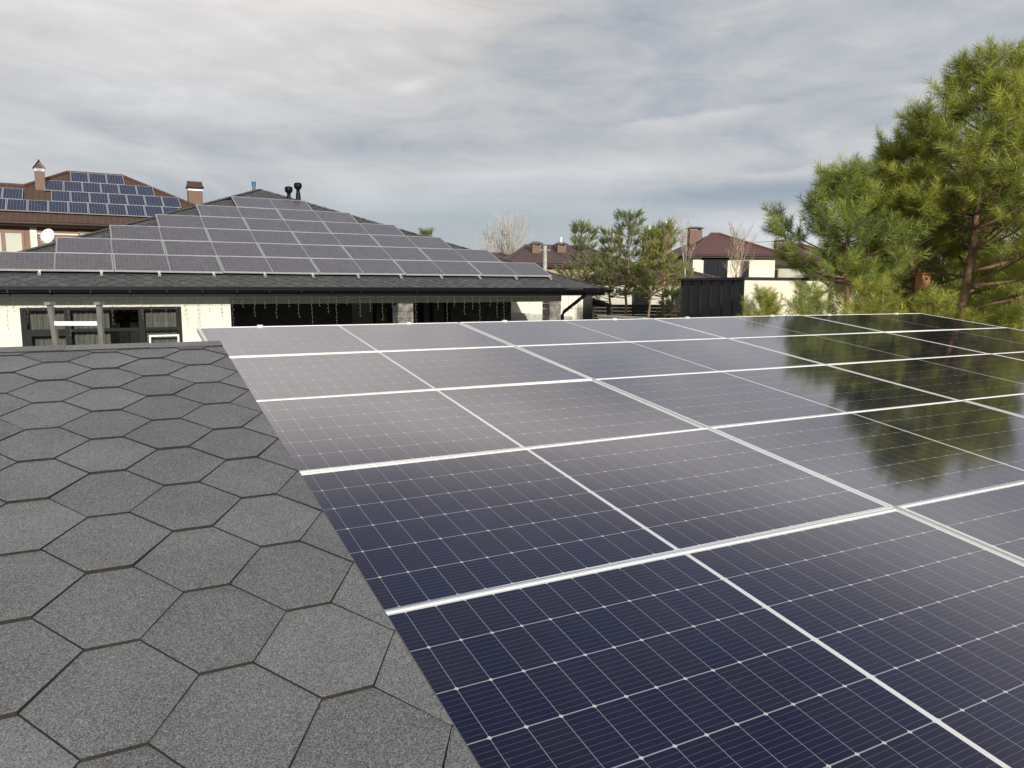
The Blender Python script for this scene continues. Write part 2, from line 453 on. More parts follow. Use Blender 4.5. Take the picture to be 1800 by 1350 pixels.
# ------------------------------------------------------------------ hexagonal shingles
def hex_roof(D, e, wf, t, planes, box, to3, ox=0.0, os_=0.0, gapx=.0009):
    """planes: (a,b,c) half planes in (x,s); s runs DOWN the slope; to3(x,s,h) -> local point"""
    mb = MB(); x0, x1, s0, s1 = box
    for c in range(int((x0 - ox) / D) - 1, int((x1 - ox) / D) + 2):
        for r in range(int((s0 - os_) / (2 * e)) - 2, int((s1 - os_) / (2 * e)) + 3):
            cx = ox + c * D; cs = os_ + (r + .5 * (c % 2)) * 2 * e       # middle of the lower flat edge
            jx, js = random.uniform(-.002, .002), random.uniform(-.002, .002)
            pol = [(cx - wf/2 + jx, cs + js), (cx + wf/2 + jx - gapx, cs + js), (cx + D - wf/2 - gapx, cs - e), (cx + wf/2, cs - 2*e),
                   (cx - wf/2, cs - 2*e), (cx - D + wf/2 + .0012, cs - e)]
            for pl in planes:
                pol = clip(pol, *pl)
                if len(pol) < 3: break
            if len(pol) < 3: continue
            tt = t * random.uniform(.75, 1.35)
            top = [to3(x, s, tt * (1 - (cs - s) / (2 * e)) ) for x, s in pol]
            bot = [to3(x, s, -.003) for x, s in pol]
            mb.poly(top[::-1], 0)
            n = len(pol)
            for i in range(n):
                k = (i + 1) % n
                mb.poly([top[i], top[k], bot[k], bot[i]], 1)
    return mb

# ------------------------------------------------------------------ garage with the near shingle roof
SY = R_(28.09); SS = R_(9.44); ST = math.tan(SS)
garage = thing('garage', 'low garage under a grey hexagonal shingle roof in the near left foreground', 'garage', (-1.761, 2.881, 0), SY)
RZ = 3.229; RIDGE, RAKE, BACK = .24, .627, 1.75
def s3(x, s, h):
    return (x + 0.0, -s * math.cos(SS) - h * math.sin(SS) * -0.0, RZ - s * math.sin(SS) + h)
cs_ = math.cos(SS)
hr = hex_roof(1/6, .1337, .0849, .0056, [(1, 0, RAKE), (0, -1, RIDGE / cs_ - .02)], (-3.2, RAKE, -RIDGE / cs_, 5.6), s3)
roof = hr.build('roof', [MATS['shingle'], MATS['bitumen']], garage)
d = MB()                                                            # boards under the tabs, and the slope behind the ridge
zr = RZ + RIDGE * ST
d.poly([(-3.4, -5.6, RZ - 5.6 * ST - .006), (RAKE - .004, -5.6, RZ - 5.6 * ST - .006), (RAKE - .004, RIDGE, zr - .006), (-3.4, RIDGE, zr - .006)], 0)
d.poly([(-3.4, RIDGE, zr - .006), (RAKE - .004, RIDGE, zr - .006), (RAKE - .004, BACK, zr - (BACK - RIDGE) * ST), (-3.4, BACK, zr - (BACK - RIDGE) * ST)], 1)
d.build('roof_deck', [MATS['bitumen'], MATS['shingle']], garage)
rc = MB()
for i in range(13):                                                  # ridge cap strips, each lapped over the next
    xa = RAKE - .30 - i * .31; xb = xa + .315 - (.014 if i == 0 else 0)
    dz = .006 + .002 * (i % 2) + random.uniform(0, .002)
    rc.poly([(xa, RIDGE - .075, zr - .075 * ST + dz), (xb, RIDGE - .075, zr - .075 * ST + dz + .002), (xb, RIDGE, zr + dz + .005), (xa, RIDGE, zr + dz + .003)], 0)
    rc.poly([(xa, RIDGE, zr + dz + .003), (xb, RIDGE, zr + dz + .005), (xb, RIDGE + .12, zr - .12 * ST + dz), (xa, RIDGE + .12, zr - .12 * ST + dz)], 0)
    rc.poly([(xa, RIDGE - .075, zr - .075 * ST - .004), (xb, RIDGE - .075, zr - .075 * ST - .004), (xb, RIDGE - .075, zr - .075 * ST + dz + .002), (xa, RIDGE - .075, zr - .075 * ST + dz)], 1)
    rc.poly([(xb, RIDGE - .075, zr - .075 * ST - .004), (xb, RIDGE, zr), (xb, RIDGE, zr + dz + .005), (xb, RIDGE - .075, zr - .075 * ST + dz + .002)], 1)
rc.build('ridge_cap', [MATS['shingle'], MATS['bitumen']], garage)
e = MB()
e.bar((RAKE + .003, -5.6, RZ - 5.6 * ST - .024), (RAKE + .003, RIDGE, zr - .024), .005, .040)
e.bar((RAKE + .004, RIDGE, zr - .022), (RAKE + .004, BACK, zr - (BACK - RIDGE) * ST - .022), .006, .045)
e.build('drip_edge', MATS['lead_grey'], garage)
wl = MB(); wl.box(-3.2, RAKE - .12, -5.3, RIDGE, 0, RZ - 5.3 * ST - .12); wl.box(-3.2, RAKE - .12, RIDGE - 2.0, BACK - .2, RZ - 5.3 * ST - .12, RZ - .30)
wl.build('wall', MATS['cream'], garage)

# ------------------------------------------------------------------ solar panels
def make_panel(label, W, H, cells, fw, group, clamp_=False, fmat='aluminium'):
    r = thing('solar_panel', label, 'solar panel', group=group)
    f = MB()
    f.box(-W/2, W/2, -H/2, -H/2 + fw, -.035, 0); f.box(-W/2, W/2, H/2 - fw, H/2, -.035, 0)
    f.box(-W/2, -W/2 + fw, -H/2 + fw, H/2 - fw, -.035, 0); f.box(W/2 - fw, W/2, -H/2 + fw, H/2 - fw, -.035, 0)
    f.build('frame', MATS[fmat], r)
    gl = MB(); b = .0005
    gl.box(-W/2 + fw + b, W/2 - fw - b, -H/2 + fw + b, H/2 - fw - b, -.0075, -.0025)
    gl.build('glass', cells, r)
    return r
def place(o, O, yaw, slope, x, yup):
    """x along the row, yup up the slope from the array origin"""
    v = Matrix.Rotation(yaw, 4, 'Z') @ Matrix.Rotation(slope, 4, 'X') @ Vector((x, yup, 0))
    o.location = Vector(O) + v; o.rotation_euler = (slope, 0, yaw)

GY, GS = R_(27.67), R_(7.70); GO = (-2.335, 5.547, 3.241)
PU, PV = 2.1085, 1.058
GROUP_A = 'large solar panels of the near carport array'
jit = random.Random(3)
proto = make_panel('x', PW, PH, MATS['near_cells'], .009, GROUP_A)
for r in range(6):
    for c in range(4):
        o = proto if r == c == 0 else copy_tree(proto)
        o['label'] = 'near array solar panel, %s row from its far edge, %s panel from the left' % (ORD[r], ORD[c])
        place(o, GO, GY, GS, (c + .5) * PU, -(r + .5) * PV)
        o.rotation_euler = (GS + R_(.35 if r >= 3 else 0.0) + R_(jit.uniform(-.22, .22)), R_(jit.uniform(-.18, .18)), GY)
for o in [q for q in col.objects if q.get('group') == GROUP_A and 'first row' in q['label']]:
    for k in (-1, 1):
        cb = MB(); cb.box(k * .60 - .02, k * .60 + .02, PH/2 - .006, PH/2 + .022, .002, .007); cb.box(k * .60 - .02, k * .60 + .02, PH/2 + .004, PH/2 + .022, -.04, .002)
        cb.build('clamp', MATS['aluminium'], o)
# steel frame that carries them
carport = thing('carport', 'metal carport frame carrying the near solar array above the yard', 'carport', GO, GY)
for c in range(8):
    x = (c // 2) * PU + (.45 if c % 2 == 0 else 1.65)
    b = MB(); cg, sg = math.cos(GS), math.sin(GS)
    b.bar((x, .02 * cg, .02 * sg - .058), (x, -6.4 * cg, -6.4 * sg - .058), .04, .04); b.build('rail', MATS['aluminium'], carport)
for y in (-.5, -3.1, -5.8):
    b = MB(); b.bar((.1, y, y * math.tan(GS) - .16), (4 * PU - .1, y, y * math.tan(GS) - .16), .08, .12); b.build('beam', MATS['anthracite'], carport)
    for x in (.3, 2.9, 5.6, 8.1):
        b = MB(); b.box(x - .05, x + .05, y - .05, y + .05, -GO[2], y * math.tan(GS) - .22); b.build('post', MATS['anthracite'], carport)

# ------------------------------------------------------------------ the house with the grey hip roof
HY, HS = R_(28.8), R_(22.55); HT = math.tan(HS); HOx, HOy = -4.467, 17.615
house = thing('house', 'cream single-storey house with a dark grey shingle hip roof full of solar panels', 'house', (HOx, HOy, 0), HY)
EX, EY, DY = 7.75, -.50, 7.25                                   # eave half width, eave line
EZ = 3.811 + EY * HT
APY, APZ = EY + DY, EZ + DY * HT
ch = math.cos(HS); SL = DY / ch; KX = EX / SL
def h3(x, s, h): return (x, APY - s * ch - h * math.sin(HS), APZ - s * math.sin(HS) + h * ch)
hb = hex_roof(1/6, .1337, .0849, .009, [(1, -KX, 0), (-1, -KX, 0), (0, 1, SL)], (-EX, EX, 0, SL), h3, .04, .02)
rf = hb.build('roof', [MATS['shingle_far'], MATS['bitumen']], house)
sh = MB(); q = -.012; Pk = (0, APY, APZ + q)
A, B, C_, D_ = (-EX, EY, EZ + q), (EX, EY, EZ + q), (EX, EY + 2 * DY, EZ + q), (-EX, EY + 2 * DY, EZ + q)
for t in ((A, B, Pk), (B, C_, Pk), (C_, D_, Pk), (D_, A, Pk)): sh.poly(t)
sh.build('roof_deck', MATS['shingle_far'], rf)
hc = MB()
for sx in (-1, 1):
    p0, p1 = Vector((sx * EX, EY, EZ + .012)), Vector((0, APY, APZ + .016))
    n = 34
    for i in range(n):
        a_ = p0.lerp(p1, i / n); b_ = p0.lerp(p1, (i + 1.12) / n if i < n - 1 else 1)
        hc.bar(a_ + Vector((0, 0, .008)), b_, .17, .012)
hc.build('hip_cap', MATS['shingle_far'], rf)
gt = MB()
prof = [(math.cos(a), math.sin(a)) for a in [math.pi + math.pi * k / 8 for k in range(9)]]
def gutter_run(p, q, nrm):
    p, q = Vector(p), Vector(q); nrm = Vector(nrm)
    for rr in (.068, .060):
        pts = [(nrm * (c * rr) + Vector((0, 0, s * rr * 1.15))) for c, s in prof]
        for a, b in zip(pts, pts[1:]): gt.poly([p + a, q + a, q + b, p + b])
    for sgn in (-1, 1): gt.bar(p + nrm * (sgn * .064), q + nrm * (sgn * .064), .010, .014)
    for e_ in (p, q): gt.poly([e_ + nrm * (c * .068) + Vector((0, 0, s * .068 * 1.15)) for c, s in prof])
gz = EZ - .045
gutter_run((-EX - .1, EY - .095, gz), (EX + .05, EY - .095, gz), (0, 1, 0))
gutter_run((EX + .095, EY - .20, gz), (EX + .095, EY + 2 * DY, gz), (1, 0, 0))
for i in range(23):
    x = -7.4 + i * .68
    gt.box(x - .012, x + .012, EY - .178, EY - .163, gz - .075, gz + .012)
gt.build('gutter', MATS['black_metal'], house)
fa = MB(); fa.box(-EX, EX, EY - .018, EY, EZ - .20, EZ - .022); fa.box(EX - .02, EX, EY, EY + 2 * DY, EZ - .20, EZ - .022); fa.box(-EX, -EX + .02, EY, EY + 2 * DY, EZ - .2, EZ - .022)
fa.bar((-EX, EY - .012, EZ - .006), (EX, EY - .012, EZ - .006), .05, .028)
fa.build('fascia', MATS['black_metal'], house)
so = MB(); so.box(-EX + .02, EX - .02, EY, EY + 2 * DY, EZ - .20, EZ - .185); so.build('soffit', MATS['soffit'], house)
SZ = EZ - .20                                          # soffit height
WY = .10; WX = 6.72
wl = MB()
wx0, wx1, wz0, wz1 = -5.93, -3.00, 2.15, 3.19            # window opening
wl.box(-6.72, wx0, WY, WY + .35, 0, SZ); wl.box(wx1, -1.99, WY, WY + .35, 0, SZ)
wl.box(wx0, wx1, WY, WY + .35, wz1, SZ); wl.box(wx0, wx1, WY, WY + .35, 0, wz0)
wl.box(-6.72, -6.37, WY + .35, 13.2, 0, SZ); wl.box(-2.3, -1.99, WY + .35, 2.9, 0, SZ)
wl.build('wall', MATS['cream'], house)
bm = MB(); bm.box(-1.987, WX, WY - .004, WY + .30, 3.235, SZ); bm.box(WX - .3, WX - .003, WY + .3, 13.2, 3.235, SZ); bm.build('beam', MATS['olive_beam'], house)
bw = MB(); bw.box(-1.985, 1.6, 2.9, 3.1, 0, 3.3); bw.build('back_wall', MATS['cladding_black'], house)
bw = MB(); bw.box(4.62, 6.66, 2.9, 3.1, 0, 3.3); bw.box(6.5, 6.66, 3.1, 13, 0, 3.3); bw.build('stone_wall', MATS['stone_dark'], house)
bw = MB(); bw.box(1.60, 4.62, 3.15, 3.20, 0, 3.3); bw.build('glazing', MATS['dark_pane'], house)
fr = MB()
for x in (1.63, 2.35, 3.05, 3.75, 4.10, 4.59): fr.box(x - .035, x + .035, 3.08, 3.149, 0, 3.25)
fr.box(1.6, 4.62, 3.08, 3.149, 3.2, 3.28); fr.build('door_frame', MATS['window_black'], house)
cu = MB(); cu.box(3.80, 3.98, 3.02, 3.06, .3, 3.2); cu.build('curtain', MATS['stone_dark'], house)
for x0, x1 in ((1.93, 2.34), (6.34, WX - .006)):
    pl = MB()
    z = 0.0
    while z < 3.23:                                     # rough stone courses
        h_ = random.uniform(.10, .20); z1 = min(3.232, z + h_); xs = x0
        while xs < x1 - .01:
            w_ = random.uniform(.14, .32); x2 = min(x1, xs + w_)
            if x1 - x2 < .07: x2 = x1
            pl.box(xs + .004, x2 - .004, WY + random.uniform(-.001, .02), WY + .4, z + .004, z1 - .004); xs = x2
        z = z1
    pl.build('stone_pillar', MATS['stone'], house)
wf = MB()                                               # the wide window behind the ladder
wf.box(wx0, wx1, WY + .03, WY + .12, wz1 - .06, wz1 - .002); wf.box(wx0, wx1, WY + .03, WY + .12, wz0 + .002, wz0 + .06)
for x in (wx0 + .045, wx0 + .80, wx0 + 2.15, wx1 - .045): wf.box(x - .055, x + .055, WY + .025, WY + .12, wz0 + .06, wz1 - .06)
for x0, x1 in ((wx0 + .10, wx0 + .745), (wx0 + .855, wx0 + 2.095), (wx0 + 2.205, wx1 - .10)): wf.box(x0, x1, WY + .035, WY + .115, wz1 - .50, wz1 - .44)
wf.box(wx0 + .10, wx0 + .16, WY + .03, WY + .115, wz0 + .06, wz1 - .5); wf.box(wx0 + .16, wx0 + .745, WY + .03, WY + .115, wz1 - .57, wz1 - .5)
window = wf.build('window', MATS['window_black'], house)
pn = MB()
m = bpy.data.materials.new('clear_pane'); m.use_nodes = True; n_ = m.node_tree; b_ = n_.nodes['Principled BSDF']
tb = new(n_, 'ShaderNodeBsdfTransparent'); tb.inputs[0].default_value = (.80, .81, .79, 1); gb = new(n_, 'ShaderNodeBsdfGlossy'); gb.inputs['Roughness'].default_value = .01
fz = new(n_, 'ShaderNodeFresnel'); fz.inputs[0].default_value = 1.5; ms = new(n_, 'ShaderNodeMixShader')
n_.links.new(fz.outputs[0], ms.inputs[0]); n_.links.new(tb.outputs[0], ms.inputs[1]); n_.links.new(gb.outputs[0], ms.inputs[2])
n_.links.new(ms.outputs[0], n_.nodes['Material Output'].inputs[0]); MATS['clear_pane'] = m
pn.poly([(wx0 + .05, WY + .08, wz0 + .03), (wx1 - .05, WY + .08, wz0 + .03), (wx1 - .05, WY + .08, wz1 - .03), (wx0 + .05, WY + .08, wz1 - .03)])
pn.build('pane', m, window)
cu = MB()
def drape(x0, x1):
    n = max(8, int((x1 - x0) / .022)); pts = []
    for i in range(n + 1):
        x = x0 + (x1 - x0) * i / n; pts.append((x, WY + .30 + .022 * math.sin(x * 62) + .012 * math.sin(x * 27 + 1)))
    for a, b in zip(pts, pts[1:]): cu.poly([(a[0], a[1], wz0 - .2), (b[0], b[1], wz0 - .2), (b[0], b[1], wz1), (a[0], a[1], wz1)])
for a_, b_ in ((wx0 + .05, wx0 + .78), (wx0 + .88, wx0 + 1.55), (wx0 + 2.2, wx1 - .04)):
    cu = MB(); drape(a_, b_); cu.build('curtain', MATS['curtain'], window, True)
dk = MB(); dk.box(wx0 - .1, wx1 + .1, WY + 1.6, WY + 1.65, 1.8, SZ); dk.build('room_back', MATS['dark_room'], house)
sc_ = MB(); a0, a1, b0, b1 = wx1 - .66, wx1 - .07, wz0 + .10, wz1 - .60
for q in ((a0, a1, b1 - .035, b1), (a0, a1, b0, b0 + .035), (a0, a0 + .035, b0 + .035, b1 - .035), (a1 - .035, a1, b0 + .035, b1 - .035)): sc_.box(q[0], q[1], WY - .012, WY + .018, q[2], q[3])
sc_.build('screen_frame', MATS['white_plastic'], window)
dp = MB()
dp.tube([(7.06, EY - .095, gz - .05), (7.06, EY - .095, gz - .10), (7.045, EY - .06, gz - .15), (6.785, WY - .03, 2.95), (6.775, WY + .03, 2.86), (6.775, WY + .03, 0)], .048, 10)
dp.build('downpipe', MATS['black_metal'], house, True)
# roof vents
vp = MB(); vp.lathe((-.05, 7.5, APZ - .8), [(.055, 0), (.055, 1.12), (.0, 1.12)], 16); p_ = vp.build('vent_pipe', MATS['lead_grey'], house, True)
vp = MB(); vp.lathe((-.05, 7.5, APZ + .20), [(.0, .0), (.064, .0), (.064, .06), (.05, .075), (.07, .09), (.07, .125), (0, .13)], 16); vp.build('vent_cap', MATS['blue_tape'], p_)
for (x, z) in ((.70, 6.50), (.98, 6.63)):
    vp = MB(); vp.lathe((x, 6.05, z), [(.085, -.6), (.07, -.2), (.055, -.10), (.053, -.03), (.095, .0), (.115, .04), (.12, .10), (.11, .145), (.085, .165), (.0, .178)], 20); vp.build('vent_turret', MATS['black_metal'], house, True)
vb_ = MB(); vb_.bar((-1.20, 5.57, 6.10), (-1.02, 5.62, 6.20), .12, .05); vb_.build('roof_hook', MATS['black_metal'], house)

# 21 panels in six rows, shifted by half a panel from row to row
HOz = 3.941; GROUP_B = 'solar panels on the grey hip roof'
hp = make_panel('x', HW, HH, MATS['roof_cells'], .015, GROUP_B, fmat='aluminium_dull')
for r in range(6):
    for c in range(r + 1):
        o = hp if r == 0 else copy_tree(hp)
        o['label'] = ('topmost single solar panel at the peak of the grey hip roof' if r == 0 else
                      'solar panel on the grey hip roof, %s row from the peak, %s from left' % (ORD[r], ORD[c]))
        place(o, (HOx, HOy, HOz), HY, HS, (2 * c - r) * 1.058, (5.5 - r) * .987)
        o.rotation_euler = (HS + R_(jit.uniform(-.3, .3)), R_(jit.uniform(-.25, .25)), HY)
rail = thing('mounting_rails', 'short metal mounting rails poking out below the panels on the grey hip roof', 'rail', (HOx, HOy, HOz), HY, slope=HS)
for i in range(13):
    x = -6.62 + i * 1.075
    b = MB(); b.box(x - .02, x + .02, -.10, max(.3, 5.86 - abs(x) * .98), -.078, -.038); b.box(x - .028, x + .028, -.10, -.07, -.085, -.034); b.build('rail', MATS['aluminium_dull'], rail)

# icicle lights hung under the gutter
st = thing('string_lights', 'unlit icicle light strands hanging under the black gutter of the cream house', 'string lights', (HOx, HOy, 0), HY)
wr, bl = MB(), MB(); x = -6.7; yl = EY - .03; k = 0
LENS = [.62, .20, .42, .30, .55, .24, .48, .70, .18, .36]
zt = SZ - .01; last = None
while x < 7.1:
    L = LENS[k % 10] * random.uniform(.85, 1.15); n = int(L / .05) + 2
    pts = [(x + random.uniform(-.008, .008), yl + random.uniform(-.006, .006), zt - L * i / n) for i in range(n + 1)]
    wr.tube(pts, .0022, 4, cap=False)
    for p in pts[2::2]: bl.tube([p, (p[0] + random.choice((-1, 1)) * .022, p[1] - .004, p[2] - .010)], [.006, .005], 4)
    if last: wr.tube([last, ((x + last[0]) / 2, yl, zt - .022), (x, yl, zt)], .003, 4, cap=False)
    last = (x, yl, zt); x += random.uniform(.17, .30); k += 1
wr.build('wire', MATS['light_wire'], st); tag(bl.build('bulbs', MATS['light_wire'], st), kind='stuff')

# ladder
def world_bar(mb, p, q, a, b): mb.bar(p, q, a, b)
lt = at(88, 536, 5.45); rt = at(174.5, 536, 5.45)
lad = thing('ladder', 'aluminium ladder with a white top rung rising behind the shingle ridge', 'ladder', (lt.x, lt.y, 0))
dn = Vector((.16, 1.0, -3.3)).normalized()
for p, nm in ((lt, 'l'), (rt, 'r')):
    b = MB(); p0 = p - Vector((lt.x, lt.y, 0)); b.bar(p0, p0 + Vector((-.31 if nm == 'l' else -.52, .95, -p.z)), .034, .026, up=(0, 1, 0))
    b.box(p0.x - .02, p0.x + .02, p0.y - .036, p0.y + .036, p0.z, p0.z + .022); b.build('rail', MATS['steel_dull'], lad)
for i in range(11):
    f = (.135 + .28 * i); q = Vector((0, .95 * f / lt.z, lt.z - f)); b = MB()
    b.bar(q + Vector((.02 - .31 * f / lt.z, 0, 0)), q + Vector((rt.x - lt.x - .018 - .52 * f / lt.z, rt.y - lt.y, 0)), .032, .030); b.build('rung', MATS['white_plastic'], lad)

# sunlit cream wall past the veranda, grey slats before it
H2W = Matrix.Translation((HOx, HOy, 0)) @ Matrix.Rotation(HY, 4, 'Z')
cw = thing('annex', 'sunlit cream annex wall seen past the stone corner pillar of the veranda', 'annex', (HOx, HOy, 0), HY)
b = MB(); b.box(7.9, 10.90, 5.2, 5.45, 0, 3.75); b.build('wall', MATS['cream_bright'], cw)
b = MB(); b.box(10.903, 11.35, 5.24, 6.6, 0, 3.72); b.build('side_wall', MATS['anthracite'], cw)
b = MB()
for x in (10.26, 10.68): b.box(x - .006, x + .006, 5.185, 5.198, 2.4, 3.7)
b.box(9.7, 10.90, 5.186, 5.197, 2.90, 2.912); b.build('joints', MATS['steel_dull'], cw)
sf = thing('slat_fence', 'grey vertical slat fence with a sloping top before the cream annex', 'fence', (HOx, HOy, 0), HY)
b = MB()
for i in range(58):
    x = 7.9 + i * .042; b.box(x, x + .030, 5.02, 5.04, 0, 2.80 - (x - 8.0) * .072)
b.build('slats', MATS['slat_grey'], sf)
b = MB(); b.box(7.9, 10.32, 5.04, 5.08, 1.2, 1.28); b.box(7.9, 10.32, 5.04, 5.08, 2.3, 2.38); b.build('rails', MATS['slat_grey'], sf)

# ------------------------------------------------------------------ brick house on the left
LYaw, LS = R_(29.7), R_(27.67); LTn = math.tan(LS); LOx, LOy, LOz = -28.116, 48.948, 11.086
bh = thing('brick_house', 'tall brown house with tiled hip roof, blue solar panels and two brick chimneys', 'house', (LOx, LOy, 0), LYaw)
def lz(y): return LOz - .17 + y * LTn
ye = -6.75; yr = .25; ridge = lz(yr); ez = lz(ye); xr = 2.95 + (yr - ye) * .92
tl = MB(); xl, xL = -.15, -14.0
tl.poly([(xL, ye, ez), (xr + .35, ye, ez), (2.95, yr, ridge), (xl, yr, ridge), (-2.4, -2.2, lz(-2.2)), (xL, -2.2, lz(-2.2))])
tl.poly([(xr + .35, ye, ez), (xr + .35, yr + 7.5, ez), (2.95, yr + .5, ridge), (2.95, yr, ridge)])
tl.poly([(xL, -2.2, lz(-2.2)), (-2.4, -2.2, lz(-2.2)), (-2.4, 3.0, lz(-2.2) - 2), (xL, 3.0, lz(-2.2) - 2)])
tl.poly([(xl, yr, ridge), (-2.4, -2.2, lz(-2.2)), (-2.4, 3, lz(-2.2)-1), (xl, yr + .5, ridge)])
tl.poly([(xl, yr, ridge), (2.95, yr, ridge), (2.95, yr + .5, ridge), (xl, yr + .5, ridge)])
tl.poly([(xr + .35, yr + 7.5, ez), (xL, yr + 7.5, ez), (xl, yr + .5, ridge), (2.95, yr + .5, ridge)])
rfb = tl.build('roof', MATS['brown_tile'], bh)
rc = MB()
for p, q in (((2.95, yr, ridge), (xr + .35, ye, ez)), ((xl, yr, ridge), (-2.4, -2.2, lz(-2.2))), ((xl, yr, ridge), (2.95, yr, ridge)), ((xL, -2.2, lz(-2.2)), (-2.4, -2.2, lz(-2.2)))):
    p, q = Vector(p), Vector(q); n = int((q - p).length / .38)
    for i in range(n):
        a_, b_ = p.lerp(q, i / n), p.lerp(q, (i + 1.05) / n); rc.tube([a_ + Vector((0, 0, .05)), b_ + Vector((0, 0, .02))], [.085, .12], 8)
rc.build('ridge_tiles', MATS['tile_cap'], rfb)
gt = MB(); gt.tube([(xL, ye - .09, ez - .10), (xr + .4, ye - .09, ez - .10)], .085, 10); gt.box(xL, xr + .3, ye, ye + .03, ez - .28, ez - .03)
gt.build('gutter', MATS['dark_wood'], bh, True)
b = MB(); b.box(xL, xr + .2, ye + .03, ye + .9, ez - .28, ez - .22); b.build('soffit', MATS['dark_wood'], bh)
LWY = ye + .65
b = MB(); b.box(xL + .6, xr - .4, LWY, yr + 7, 0, ez - .28); b.build('wall', MATS['brown_stucco'], bh)
b = MB(); b.box(-2.13, -1.80, LWY - .10, LWY - .002, 0, ez - .30); b.build('pilaster', MATS['cream'], bh)
b = MB(); b.box(-1.78, .35, LWY - .05, LWY - .002, 6.72, 6.80); b.build('cornice', MATS['cream'], bh)
for x0, x1, z0, z1, mull in ((-4.35, -2.42, 5.2, ez - .52, (-3.4,)), (.20, 1.22, 6.0, ez - .42, (.72,))):
    b = MB()
    for q in ((x0, x1, z1 - .11, z1), (x0, x1, z0, z0 + .11), (x0, x0 + .12, z0 + .11, z1 - .11), (x1 - .12, x1, z0 + .11, z1 - .11)): b.box(q[0], q[1], LWY - .06, LWY - .002, q[2], q[3])
    for mx_ in mull: b.box(mx_ - .10, mx_ + .10, LWY - .055, LWY - .003, z0 + .11, z1 - .11)
    wi = b.build('window', MATS['wood_frame'], bh)
    b = MB(); b.box(x0 + .1, x1 - .1, LWY - .022, LWY - .001, z0 + .1, z1 - .1); b.build('pane', MATS['painted_sky_pane'], wi)
    b = MB(); b.box(x0 - .02, x0 - .01 + .0, LWY - .012, LWY - .002, z0, z1)
# chimneys
b = MB(); b.box(-1.84, -1.32, -2.6, -2.1, lz(-3.2), 10.66); c1 = b.build('chimney', MATS['red_brick'], bh)
b = MB(); zc = 10.66
for x in (-1.80, -1.44): b.box(x, x + .08, -2.56, -2.14, zc, zc + .16)
b.build('cap_posts', MATS['white_plastic'], c1)
b = MB()
b.poly([(-1.92, -2.7, zc + .16), (-1.58, -2.7, zc + .62), (-1.58, -2.0, zc + .62), (-1.92, -2.0, zc + .16)]); b.poly([(-1.24, -2.7, zc + .16), (-1.24, -2.0, zc + .16), (-1.58, -2.0, zc + .62), (-1.58, -2.7, zc + .62)])
b.poly([(-1.84, -2.66, zc + .16), (-1.32, -2.66, zc + .16), (-1.58, -2.66, zc + .52)]); b.bar((-1.58, -2.74, zc + .63), (-1.58, -1.96, zc + .63), .08, .06)
b.build('chimney_cap', MATS['tile_cap'], c1)
b = MB(); b.box(6.95, 7.86, 0.2, .9, 7, 10.42); c2 = b.build('chimney', MATS['red_brick'], bh)
b = MB(); b.box(6.93, 7.88, .18, .92, 10.42, 10.53); b.build('chimney_band', MATS['white_plastic'], c2)
b = MB(); b.box(6.88, 7.94, .12, .98, 10.60, 10.66)
b.poly([(6.86, .06, 10.62), (7.96, .06, 10.62), (7.86, .55, 11.03), (6.96, .55, 11.03)]); b.poly([(7.96, 1.04, 10.62), (6.86, 1.04, 10.62), (6.96, .55, 11.03), (7.86, .55, 11.03)])
for i in range(7): b.tube([(6.94 + i * .153, .05, 10.63), (7.0 + i * .135, .54, 11.04)], .035, 6)
b.tube([(6.92, .55, 11.03), (7.9, .55, 11.03)], .06, 8); b.poly([(6.86, .06, 10.62), (6.96, .55, 11.03), (6.86, 1.04, 10.62)]); b.poly([(7.96, .06, 10.62), (7.96, 1.04, 10.62), (7.86, .55, 11.03)])
for x in (6.97, 7.75): b.box(x, x + .08, .22, .88, 10.53, 10.60)
b.build('chimney_cap', MATS['tile_cap'], c2)
# its 33 or so blue panels
GROUP_C = 'blue solar panels on the brown tiled roof'
lp = make_panel('x', LW, LH, MATS['blue_cells'], .022, GROUP_C, fmat='aluminium_dull'); first = True
RW = [('top', 0, [0, 1, 2], 0.0), ('second', 1, list(range(6)), -1.39), ('third', 2, [-3, -2] + list(range(7)), -1.05), ('bottom', 3, list(range(-1, 9)), -3.19)]
for nm, r, idx, offx in RW:
    for j, i in enumerate(idx):
        o = lp if first else copy_tree(lp); first = False
        if nm == 'third' and i < 0: o['label'] = 'blue panel on the brown tiled roof, left of the chimney, %s one' % ('outer' if i == -3 else 'inner')
        else:
            jj = j - (2 if nm == 'third' else 0)
            o['label'] = 'blue panel on the brown tiled roof, %s row, %s from left' % (nm, ORD[jj] if jj else 'first')
        place(o, (LOx, LOy, LOz), LYaw, LS, offx + i + .5 + (-.38 if (nm == 'third' and i < 0) else 0), -(r + .5) * 1.665)
sd = thing('satellite_dish', 'white round satellite dish on the brown house wall beside the pale pilaster', 'satellite dish', (0, 0, 0))
ctr = at(83, 415, 39.5); sd.location = ctr; sd.rotation_euler = (R_(72), 0, R_(-8))
b = MB(); b.lathe((0, 0, 0), [(0, -.10), (.15, -.088), (.28, -.055), (.38, -.012), (.40, 0), (.40, .012), (.28, -.035), (.15, -.068), (0, -.08)], 28); b.build('dish', MATS['white_plastic'], sd, True)
b = MB(); b.tube([(0, -.39, 0), (0, -.30, .45)], .012, 6); b.build('arm', MATS['steel_dull'], sd)
b = MB(); b.tube([(0, -.30, .40), (0, -.27, .50)], .03, 8); b.build('feed_horn', MATS['steel_dull'], sd)
b = MB(); b.tube([(0, 0, -.1), (0, -.1, -.9)], .03, 8); b.build('bracket', MATS['steel_dull'], sd)

